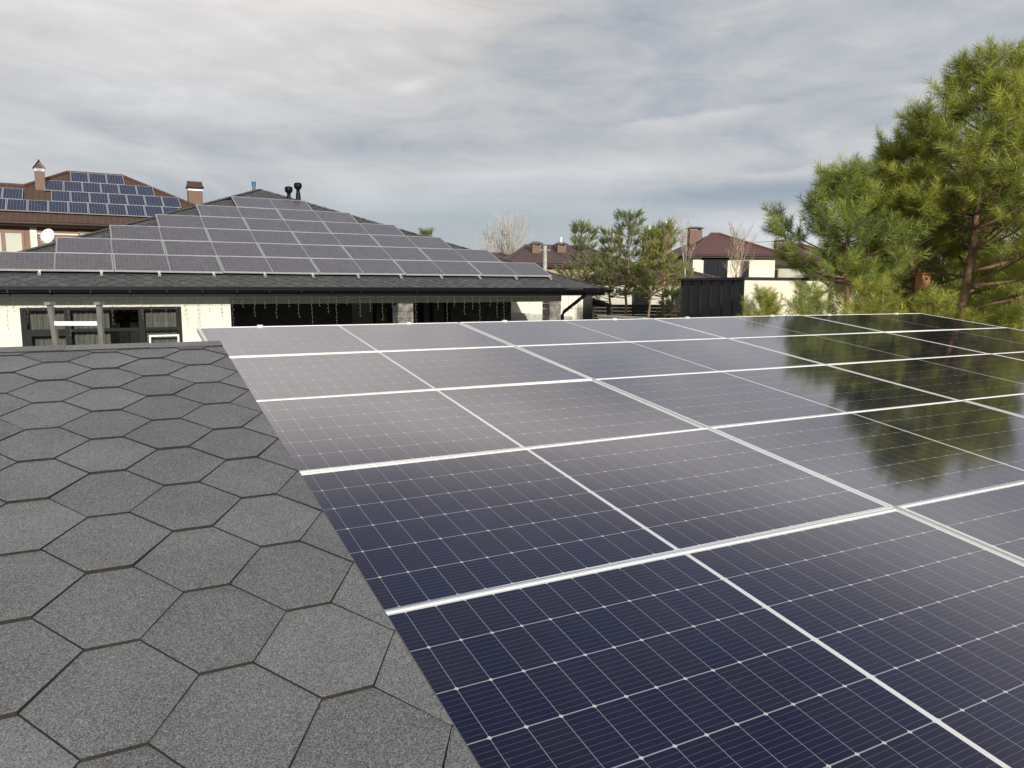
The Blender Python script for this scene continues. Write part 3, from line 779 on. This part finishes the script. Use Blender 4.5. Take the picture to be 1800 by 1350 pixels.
# ------------------------------------------------------------------ two-storey houses behind
def hip_house(name, label, loc, yaw, wx, wy, ez, rise, over, wallm, roofm, ridge_len=0.0):
    h = thing(name, label, 'house', loc, yaw)
    b = MB(); b.box(-wx / 2, wx / 2, 0, wy, 0, ez - .12); b.build('wall', MATS[wallm], h)
    x0, x1, y0, y1 = -wx / 2 - over, wx / 2 + over, -over, wy + over; cy = wy / 2; rl = ridge_len / 2
    b = MB()
    b.poly([(x0, y0, ez), (x1, y0, ez), (rl, cy, ez + rise), (-rl, cy, ez + rise)]); b.poly([(x1, y1, ez), (x0, y1, ez), (-rl, cy, ez + rise), (rl, cy, ez + rise)])
    b.poly([(x1, y0, ez), (x1, y1, ez), (rl, cy, ez + rise)]); b.poly([(x0, y1, ez), (x0, y0, ez), (-rl, cy, ez + rise)])
    rf = b.build('roof', MATS[roofm], h)
    b = MB()
    for sx in (-1, 1):
        b.tube([(x1 if sx > 0 else x0, y0, ez + .03), (sx * rl, cy, ez + rise + .04)], .10, 6)
    b.tube([(-rl - .05, cy, ez + rise + .03), (rl + .05, cy, ez + rise + .03)], .1, 6); b.build('ridge_tiles', MATS[roofm], rf)
    b = MB(); b.tube([(x0, y0 - .06, ez - .10), (x1, y0 - .06, ez - .10)], .075, 8); b.box(x0, x1, y0 + .01, y0 + .04, ez - .24, ez - .02); b.box(x0, x1, y0 + .04, y1, ez - .24, ez - .20)
    b.tube([(x0 - .06, y0, ez - .10), (x0 - .06, y1, ez - .10)], .075, 8); b.tube([(x1 + .06, y0, ez - .10), (x1 + .06, y1, ez - .10)], .075, 8)
    b.build('gutter', MATS['dark_wood'], h)
    return h
def chimney(h, x, y, z0, z1, w_=.8, d_=.6, m='red_brick', flue=True):
    b = MB(); b.box(x - w_ / 2, x + w_ / 2, y - d_ / 2, y + d_ / 2, z0, z1); c = b.build('chimney', MATS[m], h)
    b = MB()
    for sx in (-1, 1): b.box(x + sx * (w_ / 2 - .08) - .05, x + sx * (w_ / 2 - .08) + .05, y - d_ / 2, y + d_ / 2, z1, z1 + .12)
    k = .16
    b.poly([(x - w_/2 - k, y - d_/2 - k, z1 + .12), (x + w_/2 + k, y - d_/2 - k, z1 + .12), (x + w_/2 - .1, y, z1 + .30), (x - w_/2 + .1, y, z1 + .30)])
    b.poly([(x + w_/2 + k, y + d_/2 + k, z1 + .12), (x - w_/2 - k, y + d_/2 + k, z1 + .12), (x - w_/2 + .1, y, z1 + .30), (x + w_/2 - .1, y, z1 + .30)])
    b.poly([(x - w_/2 - k, y + d_/2 + k, z1 + .12), (x - w_/2 - k, y - d_/2 - k, z1 + .12), (x - w_/2 + .1, y, z1 + .30)]); b.poly([(x + w_/2 + k, y - d_/2 - k, z1 + .12), (x + w_/2 + k, y + d_/2 + k, z1 + .12), (x + w_/2 - .1, y, z1 + .30)])
    b.build('chimney_cap', MATS['lead_grey'], c)
    if flue:
        b = MB(); b.tube([(x, y, z1), (x, y, z1 + .62)], .07, 8); b.build('flue', MATS['white_plastic'], c)
def window_on(h, x0, x1, z0, z1, y=0.0, fm='window_black', mull=(), pm='dark_pane'):
    b = MB()
    for q in ((x0, x1, z1 - .1, z1), (x0, x1, z0, z0 + .1), (x0, x0 + .1, z0 + .1, z1 - .1), (x1 - .1, x1, z0 + .1, z1 - .1)): b.box(q[0], q[1], y - .07, y - .003, q[2], q[3])
    for mx_ in mull: b.box(mx_ - .06, mx_ + .06, y - .066, y - .004, z0 + .1, z1 - .1)
    wi = b.build('window', MATS[fm], h)
    b = MB(); b.box(x0 + .08, x1 - .08, y - .03, y - .002, z0 + .08, z1 - .08); b.build('pane', MATS[pm], wi)

# red-brown roof, right of the pine clump
rh = hip_house('house', 'cream two-storey house with a red-brown metal tile hip roof behind the black-clad outbuilding', (17.0, 58, 0), R_(8), 6.6, 7.6, 6.32, 1.85, .55, 'cream_render', 'red_metal_tile', .6)
chimney(rh, -1.55, 4.3, 7.2, 8.48, 1.05, .7, flue=False); chimney(rh, -3.3, 6.2, 6.3, 8.75, .85, .7)
window_on(rh, -2.45, -.55, 3.0, 6.0, mull=(-1.2,)); window_on(rh, .55, 1.2, 3.6, 5.9, fm='dark_wood')
b = MB(); b.box(-2.62, -.38, -.05, -.004, 5.9, 6.1); b.build('lintel', MATS['window_black'], rh)
# neighbour of it, half hidden by the big pines
h3_ = hip_house('house', 'house with a dark red roof and brick chimney half hidden by the big pines', (26.3, 68, 0), R_(-6), 8, 8, 6.0, 2.0, .6, 'pale_render', 'red_metal_tile', 1.0)
chimney(h3_, -1.7, 2.6, 6.5, 8.05, .85, .7); window_on(h3_, -3.4, -2.3, 4.4, 5.6, fm='wood_frame')
# brown roof, left of the pine clump
mh = hip_house('house', 'tan brick house with a low brown metal hip roof between bare tree and pines', (3.6, 50, 0), R_(10), 7.6, 7.5, 5.35, 1.35, .55, 'tan_brick', 'brown_metal_tile', 4.0)
chimney(mh, -1.6, 2.2, 5.6, 6.62, .62, .5, 'red_brick', False); chimney(mh, .2, 2.4, 5.6, 6.62, .62, .5, 'red_brick', True)
b = MB(); b.tube([(.2, -.5, 5.2), (.25, -.3, 5.0), (.3, -.05, 4.75), (.3, -.05, 0)], .05, 8); b.build('downpipe', MATS['dark_wood'], mh)
wg = hip_house('house', 'brown roofed wing standing left behind the tan brick house', (-1.0, 56, 0), R_(10), 4.5, 6, 5.5, .95, .5, 'tan_brick', 'brown_metal_tile', 1.2)
# pale house behind the pine clump
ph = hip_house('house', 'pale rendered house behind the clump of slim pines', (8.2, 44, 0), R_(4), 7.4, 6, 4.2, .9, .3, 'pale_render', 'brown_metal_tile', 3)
window_on(ph, -1.2, -.2, 2.4, 3.7); window_on(ph, 1.4, 2.3, 2.4, 3.7)
chimney(ph, .5, 3, 4.4, 6.9, .8, .6)

# ------------------------------------------------------------------ black-clad outbuilding with a white side
ob = thing('outbuilding', 'flat-topped outbuilding with black standing-seam cladding left and cream render right', 'outbuilding', at(1309, 487, 14.5) * 1.0, R_(27.6))
ob.location.z = 0; TZ = at(1309, 487, 14.5).z
LD = 1.84
b = MB(); b.box(-.002, .25, 0, LD, 0, TZ - .05); b.build('dark_wall', MATS['anthracite'], ob)
b = MB()
for i in range(7): y = .008 + i * .298; b.box(-.018, -.003, y, y + .012, 0, TZ - .06)
b.build('seams', MATS['anthracite'], ob)
b = MB(); b.box(.002, 5.3, -.004, .3, 0, TZ - .05); b.build('cream_wall', MATS['cream_render'], ob)
b = MB(); b.box(-.06, 5.36, -.06, .34, TZ - .048, TZ); b.box(-.06, .30, .342, LD + .05, TZ - .048, TZ); b.build('coping', MATS['anthracite'], ob)
b = MB(); b.box(.31, 5.2, .35, LD, TZ - .3, TZ - .2); b.build('roof', MATS['anthracite'], ob)

# dark slatted fence behind the slim pines
def slat_fence(label, p, q, z1, pitch=.15, sl=.142):
    p, q = Vector(p), Vector(q); d = q - p; L = d.length
    f = thing('fence', label, 'fence', p, math.atan2(d.y, d.x))
    b = MB(); z = .1
    while z < z1 - sl: b.box(0, L, -.02, .02, z, z + sl); z += pitch
    b.build('slats', MATS['fence_slat'], f)
    n = max(2, int(L / 2.2) + 1)
    for i in range(n):
        b = MB(); x = L * i / (n - 1); b.box(x - .04, x + .04, .021, .10, 0, z1 + .05); b.build('post', MATS['fence_slat'], f)
    return f
p1, p2 = at(1040, 535, 34.5), at(1215, 535, 33)
slat_fence('dark horizontal slat fence behind the trunks of the slim pines', (p1.x - 1, p1.y, 0), (p2.x + .4, p2.y, 0), 3.0)
p1, p2 = at(1640, 527, 20), at(1860, 520, 18)
slat_fence('dark fence in the shade behind the big pine trunks', (p1.x, p1.y, 0), (p2.x + 4, p2.y, 0), 3.45)

# little black-roofed shelter past the house corner
sp = at(1054, 545, 29.5)
sh_ = thing('shelter', 'small shelter with a black seamed metal roof past the house corner', 'shelter', (sp.x, sp.y, 0), HY)
b = MB(); b.poly([(-1.05, 0, 3.42), (.62, 0, 2.98), (.62, 2.0, 2.98), (-1.05, 2.0, 3.42)]); b.poly([(-1.05, 0, 3.39), (-1.05, 2.0, 3.39), (.62, 2.0, 2.95), (.62, 0, 2.95)])
for i in range(5): b.bar((-1.05, .04 + i * .48, 3.445), (.62, .04 + i * .48, 3.0), .03, .04)
b.bar((.64, -.02, 2.97), (.64, 2.02, 2.97), .06, .06); b.bar((-1.05, -.02, 3.40), (.62, -.02, 2.96), .03, .09); b.build('roof', MATS['anthracite'], sh_)
b = MB(); b.box(-1.0, -.05, .3, .34, 0, 2.95); b.build('boards', MATS['wood_pale'], sh_)
b = MB(); b.box(-1.0, .52, 1.6, 1.64, 0, 2.9); b.build('back_panel', MATS['fence_slat'], sh_)
for x in (-.98, .5):
    b = MB(); b.box(x - .05, x + .05, .05, .15, 0, 2.93); b.build('post', MATS['dark_wood'], sh_)
cwp, cwq = at(1052, 551, 21.5), at(1130, 553, 20)
gw = thing('garden_wall', 'low cream wall top just showing over the near array', 'wall', (cwp.x, cwp.y, 0), math.atan2(cwq.y - cwp.y, cwq.x - cwp.x))
b = MB(); b.box(0, (cwq - cwp).length, 0, .2, 0, 2.80); b.build('wall', MATS['cream_render'], gw)
b = MB(); b.box(-.02, (cwq - cwp).length + .02, -.03, .23, 2.80, 2.84); b.build('coping', MATS['pale_render'], gw)

# utility pole, pylon, wires
pp = at(958, 432, 43)
up = thing('utility_pole', 'pale concrete utility pole rising beside the tan brick house', 'pole', (pp.x, pp.y, 0))
b = MB(); b.tube([(0, 0, 0), (0, 0, pp.z)], [.17, .11], 10); b.build('shaft', MATS['concrete'], up)
b = MB(); b.box(-.32, .32, -.04, .04, pp.z - .28, pp.z - .20)
for x in (-.28, .28): b.tube([(x, 0, pp.z - .2), (x, 0, pp.z - .06)], .025, 6)
b.build('crossarm', MATS['lead_grey'], up)
pt = at(1022, 372, 200)
py = thing('pylon', 'distant lattice power pylon with a side arm above the pine tops', 'pylon', (pt.x, pt.y, 0))
b = MB(); zt = pt.z; n = 14
def pw_(z): return 1.7 * (1 - z / zt) + .06
for sx in (-1, 1):
    for sy in (-1, 1): b.bar((sx * pw_(0), sy * pw_(0), 0), (sx * pw_(zt), sy * pw_(zt), zt), .20, .20)
for i in range(n):
    za, zb = zt * i / n, zt * (i + 1) / n
    for sx in (-1, 1):
        b.bar((sx * pw_(za), -pw_(za), za), (-sx * pw_(zb), -pw_(zb), zb), .13, .13); b.bar((sx * pw_(za), pw_(za), za), (-sx * pw_(zb), pw_(zb), zb), .13, .13)
b.build('mast', MATS['pylon_steel'], py)
b = MB(); za = zt - 3.3; b.bar((-.3, 0, za), (2.5, 0, za + .3), .11, .11); b.bar((-.2, 0, za - 1.0), (2.5, 0, za + .25), .11, .11); b.bar((1.1, 0, za - .4), (1.1, 0, za + .15), .09, .09); b.bar((2.4, 0, za + .3), (2.4, 0, za - 1.4), .07, .07); b.build('arm', MATS['pylon_steel'], py)
def cable(label, p, q, sag, r=.016):
    p, q = Vector(p), Vector(q); o = thing('power_line', label, 'cable', (p + q) / 2, group='power lines')
    mid = (p + q) / 2; b = MB()
    b.tube([p.lerp(q, t / 10) - mid - Vector((0, 0, sag * 4 * (t / 10) * (1 - t / 10))) for t in range(11)], r, 5); b.build('wire', MATS['wire_dark'], o)
cable('upper thin power line crossing the sky right of the red-brown roof', at(1300, 427, 64), at(1420, 419, 64), .05, .018)
cable('lower thin power line dropping beside the brick chimney half hidden by pines', at(1330, 447, 62), at(1420, 424, 62), .05, .018)
cable('thin power line from the utility pole sagging over the brown roof', pp + Vector((.28, 0, -.1)), at(1060, 452, 46), .5, .018)

# ------------------------------------------------------------------ trees
def shoot_template(n, L, nl, wd, seed, spread=(62, 22)):
    r = np.random.default_rng(seed); V = []
    for i in range(n):
        t = (i + r.random()) / n; a = math.radians(spread[0] + (spread[1] - spread[0]) * t + r.normal(0, 7)); ph = r.random() * 2 * math.pi
        rad = np.array([math.cos(ph), math.sin(ph), 0]); ax = np.array([0, 0, 1.0]); d_ = ax * math.cos(a) + rad * math.sin(a)
        sd_ = np.cross(d_, r.normal(size=3)); sd_ /= np.linalg.norm(sd_); b0 = ax * (L * t); ln = nl * r.uniform(.75, 1.15)
        V += [b0 - sd_ * wd / 2, b0 + sd_ * wd / 2, b0 + d_ * ln * .6 + sd_ * wd * .42 - ax * .0, b0 + d_ * ln]
    return np.array(V)
def needles_mesh(name, shoots, tmpl, material, parent):
    """shoots: list of (pos, dir, scale, tone)"""
    P = np.array([s[0] for s in shoots], float); Dv = np.array([s[1] for s in shoots], float); Sc = np.array([s[2] for s in shoots]); To = np.array([s[3] for s in shoots])
    Dv /= np.linalg.norm(Dv, axis=1)[:, None]
    rv = rng.normal(size=Dv.shape); Xv = np.cross(Dv, rv); Xv /= np.linalg.norm(Xv, axis=1)[:, None]; Yv = np.cross(Dv, Xv)
    which = rng.integers(0, len(tmpl), len(P)); allv, tone = [], []
    for k, T in enumerate(tmpl):
        m_ = which == k
        if not m_.any(): continue
        M = np.stack([Xv[m_], Yv[m_], Dv[m_]], 2)
        v = np.einsum('nij,tj->nti', M, T) * Sc[m_][:, None, None] + P[m_][:, None, :]
        allv.append(v.reshape(-1, 3)); tone.append(np.repeat(To[m_], len(T)))
    v = np.concatenate(allv); tone = np.concatenate(tone); nq = len(v) // 4
    me = bpy.data.meshes.new(name); me.vertices.add(len(v)); me.vertices.foreach_set('co', v.ravel().astype(np.float32))
    me.loops.add(nq * 4); idx = np.arange(nq * 4).reshape(-1, 4)[:, [0, 1, 2, 3]]
    me.loops.foreach_set('vertex_index', idx.ravel().astype(np.int32)); me.polygons.add(nq)
    me.polygons.foreach_set('loop_start', (np.arange(nq) * 4).astype(np.int32)); me.polygons.foreach_set('loop_total', np.full(nq, 4, np.int32))
    at_ = me.attributes.new('tone', 'FLOAT', 'POINT'); at_.data.foreach_set('value', tone.astype(np.float32))
    me.materials.append(material); me.update(calc_edges=True)
    o = bpy.data.objects.new(name, me); col.objects.link(o); o.parent = parent
    return o
T_NEAR = [shoot_template(58, .27, .150, .0056, 20 + i, (82, 36)) for i in range(4)]
T_MID = [shoot_template(36, .24, .090, .0090, 40 + i, (64, 20)) for i in range(4)]

def pine(label, base, top, radius, z_lo, tmpl, leafm, barkm, trunk_r, whorl=.40, nbr=5, density=1.0, sscale=1.0, seed=1, tone0=.5, bare=0.0, profile=None, group=None, name='pine_tree', clus=5, step=2, lead=.65, prune=None):
    r = random.Random(seed); base, top = Vector(base), Vector(top)
    t = thing(name, label, 'pine tree', base, group=group); top = top - base
    tr = MB(); shoots = []
    n = 9; tp = []
    wob = [Vector((r.uniform(-1, 1), r.uniform(-1, 1), 0)) * .06 * (i not in (0, n)) for i in range(n + 1)]
    for i in range(n + 1): tp.append(Vector((top.x * (i / n) ** 1.4, top.y * (i / n) ** 1.4, top.z * i / n)) + wob[i])
    tr.tube(tp, [trunk_r * (1 - .93 * (i / n)) for i in range(n + 1)], 9)
    def trunk_at(z):
        f = max(0, min(.999, z / top.z)) * n; i = int(f); return tp[i].lerp(tp[i + 1], f - i)
    z = z_lo; H = top.z
    prof = profile or (lambda f: (1 - f) ** .75 * (.55 + .45 * min(1, f * 6)))
    def add(pos, d, s, dt=0.0):
        tone = max(0, min(1, r.gauss(tone0 + dt, .16)))
        shoots.append((pos, d, sscale * s * r.uniform(.75, 1.25), tone))
    a0 = r.uniform(0, 6.28)
    while z < H - lead:
        f = (z - z_lo) / (H - z_lo); L = radius * prof(f) * 1.0 + .12
        k = nbr if f < .85 else 4
        a0 += r.uniform(.4, .9)
        for j in range(k):
            a = a0 + 6.283 * j / k + r.uniform(-.28, .28); Lb = L * r.uniform(.68, 1.16)
            up0 = .12 + .55 * f + r.uniform(-.12, .15); p0 = trunk_at(z + r.uniform(-.10, .10)); m_ = max(4, int(Lb / .16)); pts = [p0]
            if prune and z < prune[0] and math.cos(a - R_(prune[1])) > math.cos(R_(prune[2])): continue      # limbs cut away round the nest box
            out_ = Vector((math.cos(a), math.sin(a), 0)); side = Vector((-out_.y, out_.x, 0)); p = p0.copy()
            for i in range(m_):
                u = i / m_; d = (out_ * math.cos(up0) + Vector((0, 0, 1)) * (math.sin(up0) + .75 * u * u)) + side * r.uniform(-.13, .13)
                d.normalize(); p = p + d * (Lb / m_); pts.append(p.copy())
                if u >= .28 + bare and (i % step == 0 or u > .8):
                    for sgn in (-1, 1):
                        sl = r.uniform(.18, .44) * (1.15 - .45 * u) * min(1.0, Lb); sd_ = (side * sgn * r.uniform(.6, 1.1) + d * r.uniform(.5, .9) + Vector((0, 0, r.uniform(-.05, .45)))).normalized()
                        q = p + sd_ * sl; tr.tube([p, p + sd_ * sl * .5, q], [.009, .007, .004], 4, cap=False)
                        tone_c = r.gauss(0, .22); nc = max(2, int(clus * r.uniform(.7, 1.2)))
                        for w_ in range(nc):
                            dd = (sd_ * .8 + Vector((r.gauss(0, .42), r.gauss(0, .42), r.uniform(-.05, .9)))).normalized()
                            add(q - sd_ * r.uniform(0, .5) * sl * (w_ > 0), dd, 1.0 if w_ else 1.12, tone_c + .12 * (w_ == 0))
            for w_ in range(clus): add(pts[-1] - d * .10 * (w_ > 0), (d * .9 + Vector((r.gauss(0, .35), r.gauss(0, .35), r.uniform(.1, .9)))).normalized(), 1.15, .12)
            rb = max(.010, trunk_r * .30 * (1 - .7 * f)); tr.tube(pts, [rb * (1 - .75 * i / (len(pts) - 1)) for i in range(len(pts))], 5, cap=False)
        z += whorl * r.uniform(.8, 1.2) * (1 - .25 * f)
    # leader brush at the top
    for i in range(9): add(top - Vector((0, 0, .95 - .10 * i)), Vector((r.uniform(-.15, .15), r.uniform(-.15, .15), 1)), 1.0)
    for i in range(6):                                   # upright candles round the leader
        a = i * 1.05 + r.random(); bs = top - Vector((0, 0, r.uniform(.75, 1.15))); e_ = bs + Vector((math.cos(a) * .34, math.sin(a) * .34, r.uniform(.45, .75))); tr.tube([bs, e_], [.012, .005], 4, cap=False)
        for w_ in (.3, .5, .7, .9, 1.0): add(bs.lerp(e_, w_), Vector((math.cos(a) * .25, math.sin(a) * .25, 1)), .85)
    tr.build('trunk', MATS[barkm], t, True); needles_mesh('crown', shoots, tmpl, MATS[leafm], t)
    return t
def root(px, depth):
    p = at(px, 520, depth); return Vector((p.x, p.y, 0))
big = 'big pines right of the array'
fat = lambda f: (1 - f) ** .85 * (.80 + .20 * math.sin(f * 15)) * 1.12
pine('tallest big pine with an orange trunk, its top cut close to the right edge', root(1690, 14.3), at(1742, 84, 14.6), 2.6, 2.7, T_NEAR, 'needles_near', 'pine_bark', .13, .40, 7, 1.5, 1.1, 3, .50, group=big, profile=fat, prune=(4.3, -150, 62))
pine('bushy yellow-green big pine left of the tallest one, with a wooden birdhouse', root(1637, 15.2), at(1578, 232, 15.2), 2.15, 2.5, T_NEAR, 'needles_near', 'pine_bark', .10, .38, 7, 1.5, 1.05, 4, .55, group=big, profile=fat, prune=(4.35, -95, 80))
pine('darker blue-green big pine furthest left in the right-hand group', root(1478, 15.2), at(1503, 284, 15.2), 1.36, 3.7, T_NEAR, 'needles_dark', 'pine_bark', .085, .33, 7, 1.1, 1.05, 5, .5, group=big, profile=fat)
pine('big pine standing behind the tallest one at the right edge', root(1800, 17.5), at(1815, 150, 17.5), 2.5, 2.4, T_NEAR, 'needles_dark', 'pine_bark', .12, .42, 6, .9, 1.1, 6, .5, group=big)
pine('shorter dark pine standing behind between the two brightest big pines', root(1668, 17.9), at(1664, 330, 17.9), 1.9, 2.2, T_NEAR, 'needles_dark', 'pine_bark', .09, .42, 5, .9, 1.1, 8, .4, group=big)
low = 'low young pines along the array edge'
for i, (px, d_, ptop, rad, lb) in enumerate([(1350, 13.9, 508, .18, 'low young pine with loose tips before the cream wall of the outbuilding'), (1428, 13.8, 516, .50, 'low pine bush below the dark blue-green pine'), (1540, 13.8, 509, .8, 'low bright pine bush before the bushy yellow-green pine'), (1650, 13.6, 522, .6, 'smallest pine bush at the far right array corner'), (1745, 13.0, 545, .7, 'low pine bush close beside the right edge of the array')]):
    pine(lb, root(px, d_), at(px - 4, ptop, d_), rad, 1.6, T_NEAR, 'needles_near' if i != 1 else 'needles_dark', 'pine_bark', .04, .36, 4, 1.0, .80, 30 + i, .6, group=low, clus=3, lead=.15)
slim = 'slim pines past the house corner'
fp = lambda f: (1 - f) ** .6 * (.75 + .25 * math.sin(f * 9))
for i, (px, d_, ptx, pty, rad, zl, lm, lb) in enumerate([
        (1098, 28.2, 1108, 370, 1.05, 3.35, 'needles_mid', 'tallest slim pine with a pale trunk, in the middle of the clump'),
        (1034, 29.6, 1021, 396, 1.1, 3.25, 'needles_mid', 'leftmost slim pine of the clump, nearest the tan brick house'),
        (1072, 31.0, 1075, 402, 1.0, 3.2, 'needles_olive', 'slim pine behind, between the leftmost and the tallest of the clump'),
        (1170, 27.0, 1165, 398, 1.0, 3.4, 'needles_olive', 'slim olive-green pine at the right of the clump by the black cladding'),
        (1141, 30.2, 1146, 408, 1.0, 3.2, 'needles_olive', 'slim olive pine behind, right of the tallest one'),
        (1181, 27.0, 1182, 494, .42, 2.6, 'needles_mid', 'short green pine against the corner of the black cladding')]):
    pine(lb, root(px, d_), at(ptx, pty, d_), rad * 1.02, zl, T_MID, lm, 'pine_bark_far', .085, .36, 6, 1.15, .92, 50 + i, .5, .0, fp, group=slim, clus=4, step=2, lead=.3)
pine('tiny pine top showing over the slope of the grey hip roof', root(750, 46), at(749.5, 406, 46), .8, 5.2, T_MID, 'needles_mid', 'pine_bark_far', .08, .4, 4, .7, 1.2, 77, .4, lead=.2)

def bare_tree(label, base, h, seed, barkm, twigm, fork, r0, stems, ang, twig_r, dens=1.0, levels=3, lean=0.0):
    r = random.Random(seed); t = thing('bare_tree', label, 'bare tree', base); tr, tw = MB(), MB()
    def grow(p, d, L, rad, lev):
        m_ = 6; pts = [p]; rr = [rad]; q = p.copy(); dd = d.copy()
        for i in range(m_):
            dd = (dd + Vector((r.uniform(-.09, .09), r.uniform(-.09, .09), .085))).normalized(); q = q + dd * (L / m_); pts.append(q.copy()); rr.append(max(twig_r, rad * (1 - .85 * (i + 1) / m_)))
        (tr if lev < 1 else tw).tube(pts, rr, 5 if lev < 1 else 3, cap=False)
        if lev < levels:
            k = max(2, int((14, 9, 5)[min(lev, 2)] * dens))
            for j in range(k):
                u = .18 + .80 * (j + r.random()) / k; f = u * m_; i = min(m_ - 1, int(f)); b = pts[i].lerp(pts[i + 1], f - i)
                dl = (pts[i + 1] - pts[i]).normalized(); side = dl.cross(Vector((r.gauss(0, 1), r.gauss(0, 1), r.gauss(0, 1)))).normalized()
                a = R_(r.uniform(20, 42)); grow(b, (dl * math.cos(a) + side * math.sin(a)).normalized(), L * r.uniform(.30, .50) * (1.2 - .6 * u), max(twig_r, rad * .45 * (1 - .5 * u)), lev + 1)
    tr.tube([(0, 0, 0), (lean * .4, 0, fork * .5), (lean, 0, fork)], [r0, r0 * .85, r0 * .7], 7, cap=False)
    if stems == 1:
        grow(Vector((lean, 0, fork)), Vector((0, 0, 1)), h - fork, r0 * .7, 0)
    else:
        for j in range(stems):
            a = 6.283 * j / stems + r.uniform(-.3, .3); e = R_(ang * r.uniform(.25, 1.15)); b = Vector((lean, 0, fork * r.uniform(.82, 1.0)))
            grow(b, Vector((math.cos(a) * math.sin(e), math.sin(a) * math.sin(e), math.cos(e))), (h - fork) * (1.04 - .55 * e) * r.uniform(.88, 1.0), r0 * .5, 0)
    tr.build('trunk', MATS[barkm], t, True); tw.build('twigs', MATS[twigm], t)
    return t
bare_tree('pale bare spreading tree against the sky right of the grey hip roof', root(888, 68), at(888, 372, 68).z, 5, 'twig_pale', 'twig_pale', 3.2, .17, 12, 19, .0060, 1.2, 2)
bare_tree('bare birch with white trunk before the red-brown roofed house', root(1294, 40), at(1302, 391, 40).z, 9, 'birch_bark', 'twig', 3.6, .075, 3, 16, .0060, 1.0, 2)
bare_tree('thin bare birch between the slim pines and the red-brown roof', root(1203, 42), at(1200, 386, 42).z, 12, 'birch_bark', 'twig', 4.6, .055, 2, 10, .0060, .9, 2)

# wooden nesting box on the pine trunk
bp_ = at(1622, 494, 14.85)
bd = thing('birdhouse', 'orange wooden birdhouse with a slanted roof fixed to a pine trunk', 'birdhouse', bp_, R_(14))
b = MB(); b.box(-.095, .095, -.09, .09, -.15, .13); b.box(-.022, .022, .09, .13, -.25, .25); b.build('box', MATS['birdhouse_wood'], bd)
b = MB(); b.bar((-.15, 0, .145), (.15, 0, .150), .27, .022); b.build('roof', MATS['birdhouse_wood'], bd)
b = MB(); b.tube([(0, -.096, .04), (0, -.088, .04)], .026, 12); b.build('entrance_hole', MATS['dark_room'], bd)

# far wood on the horizon
wd = []
for i in range(2600):
    a = rng.uniform(-.75, .75); dist = rng.uniform(190, 260); h = rng.uniform(0, 1) ** .7 * (4.2 + 1.8 * math.sin(a * 23) + 1.2 * math.sin(a * 61))
    wd.append(((math.sin(a) * dist, math.cos(a) * dist, max(0, h)), (rng.normal() * .5, rng.normal() * .5, 1), rng.uniform(7, 12), rng.uniform(0, 1)))
o = needles_mesh('far_woodland', wd, [shoot_template(18, .2, .12, .05, 90 + i) for i in range(3)], MATS['wood_edge'], None)
tag(o, 'low far-off wood along the horizon', 'woodland', kind='stuff')
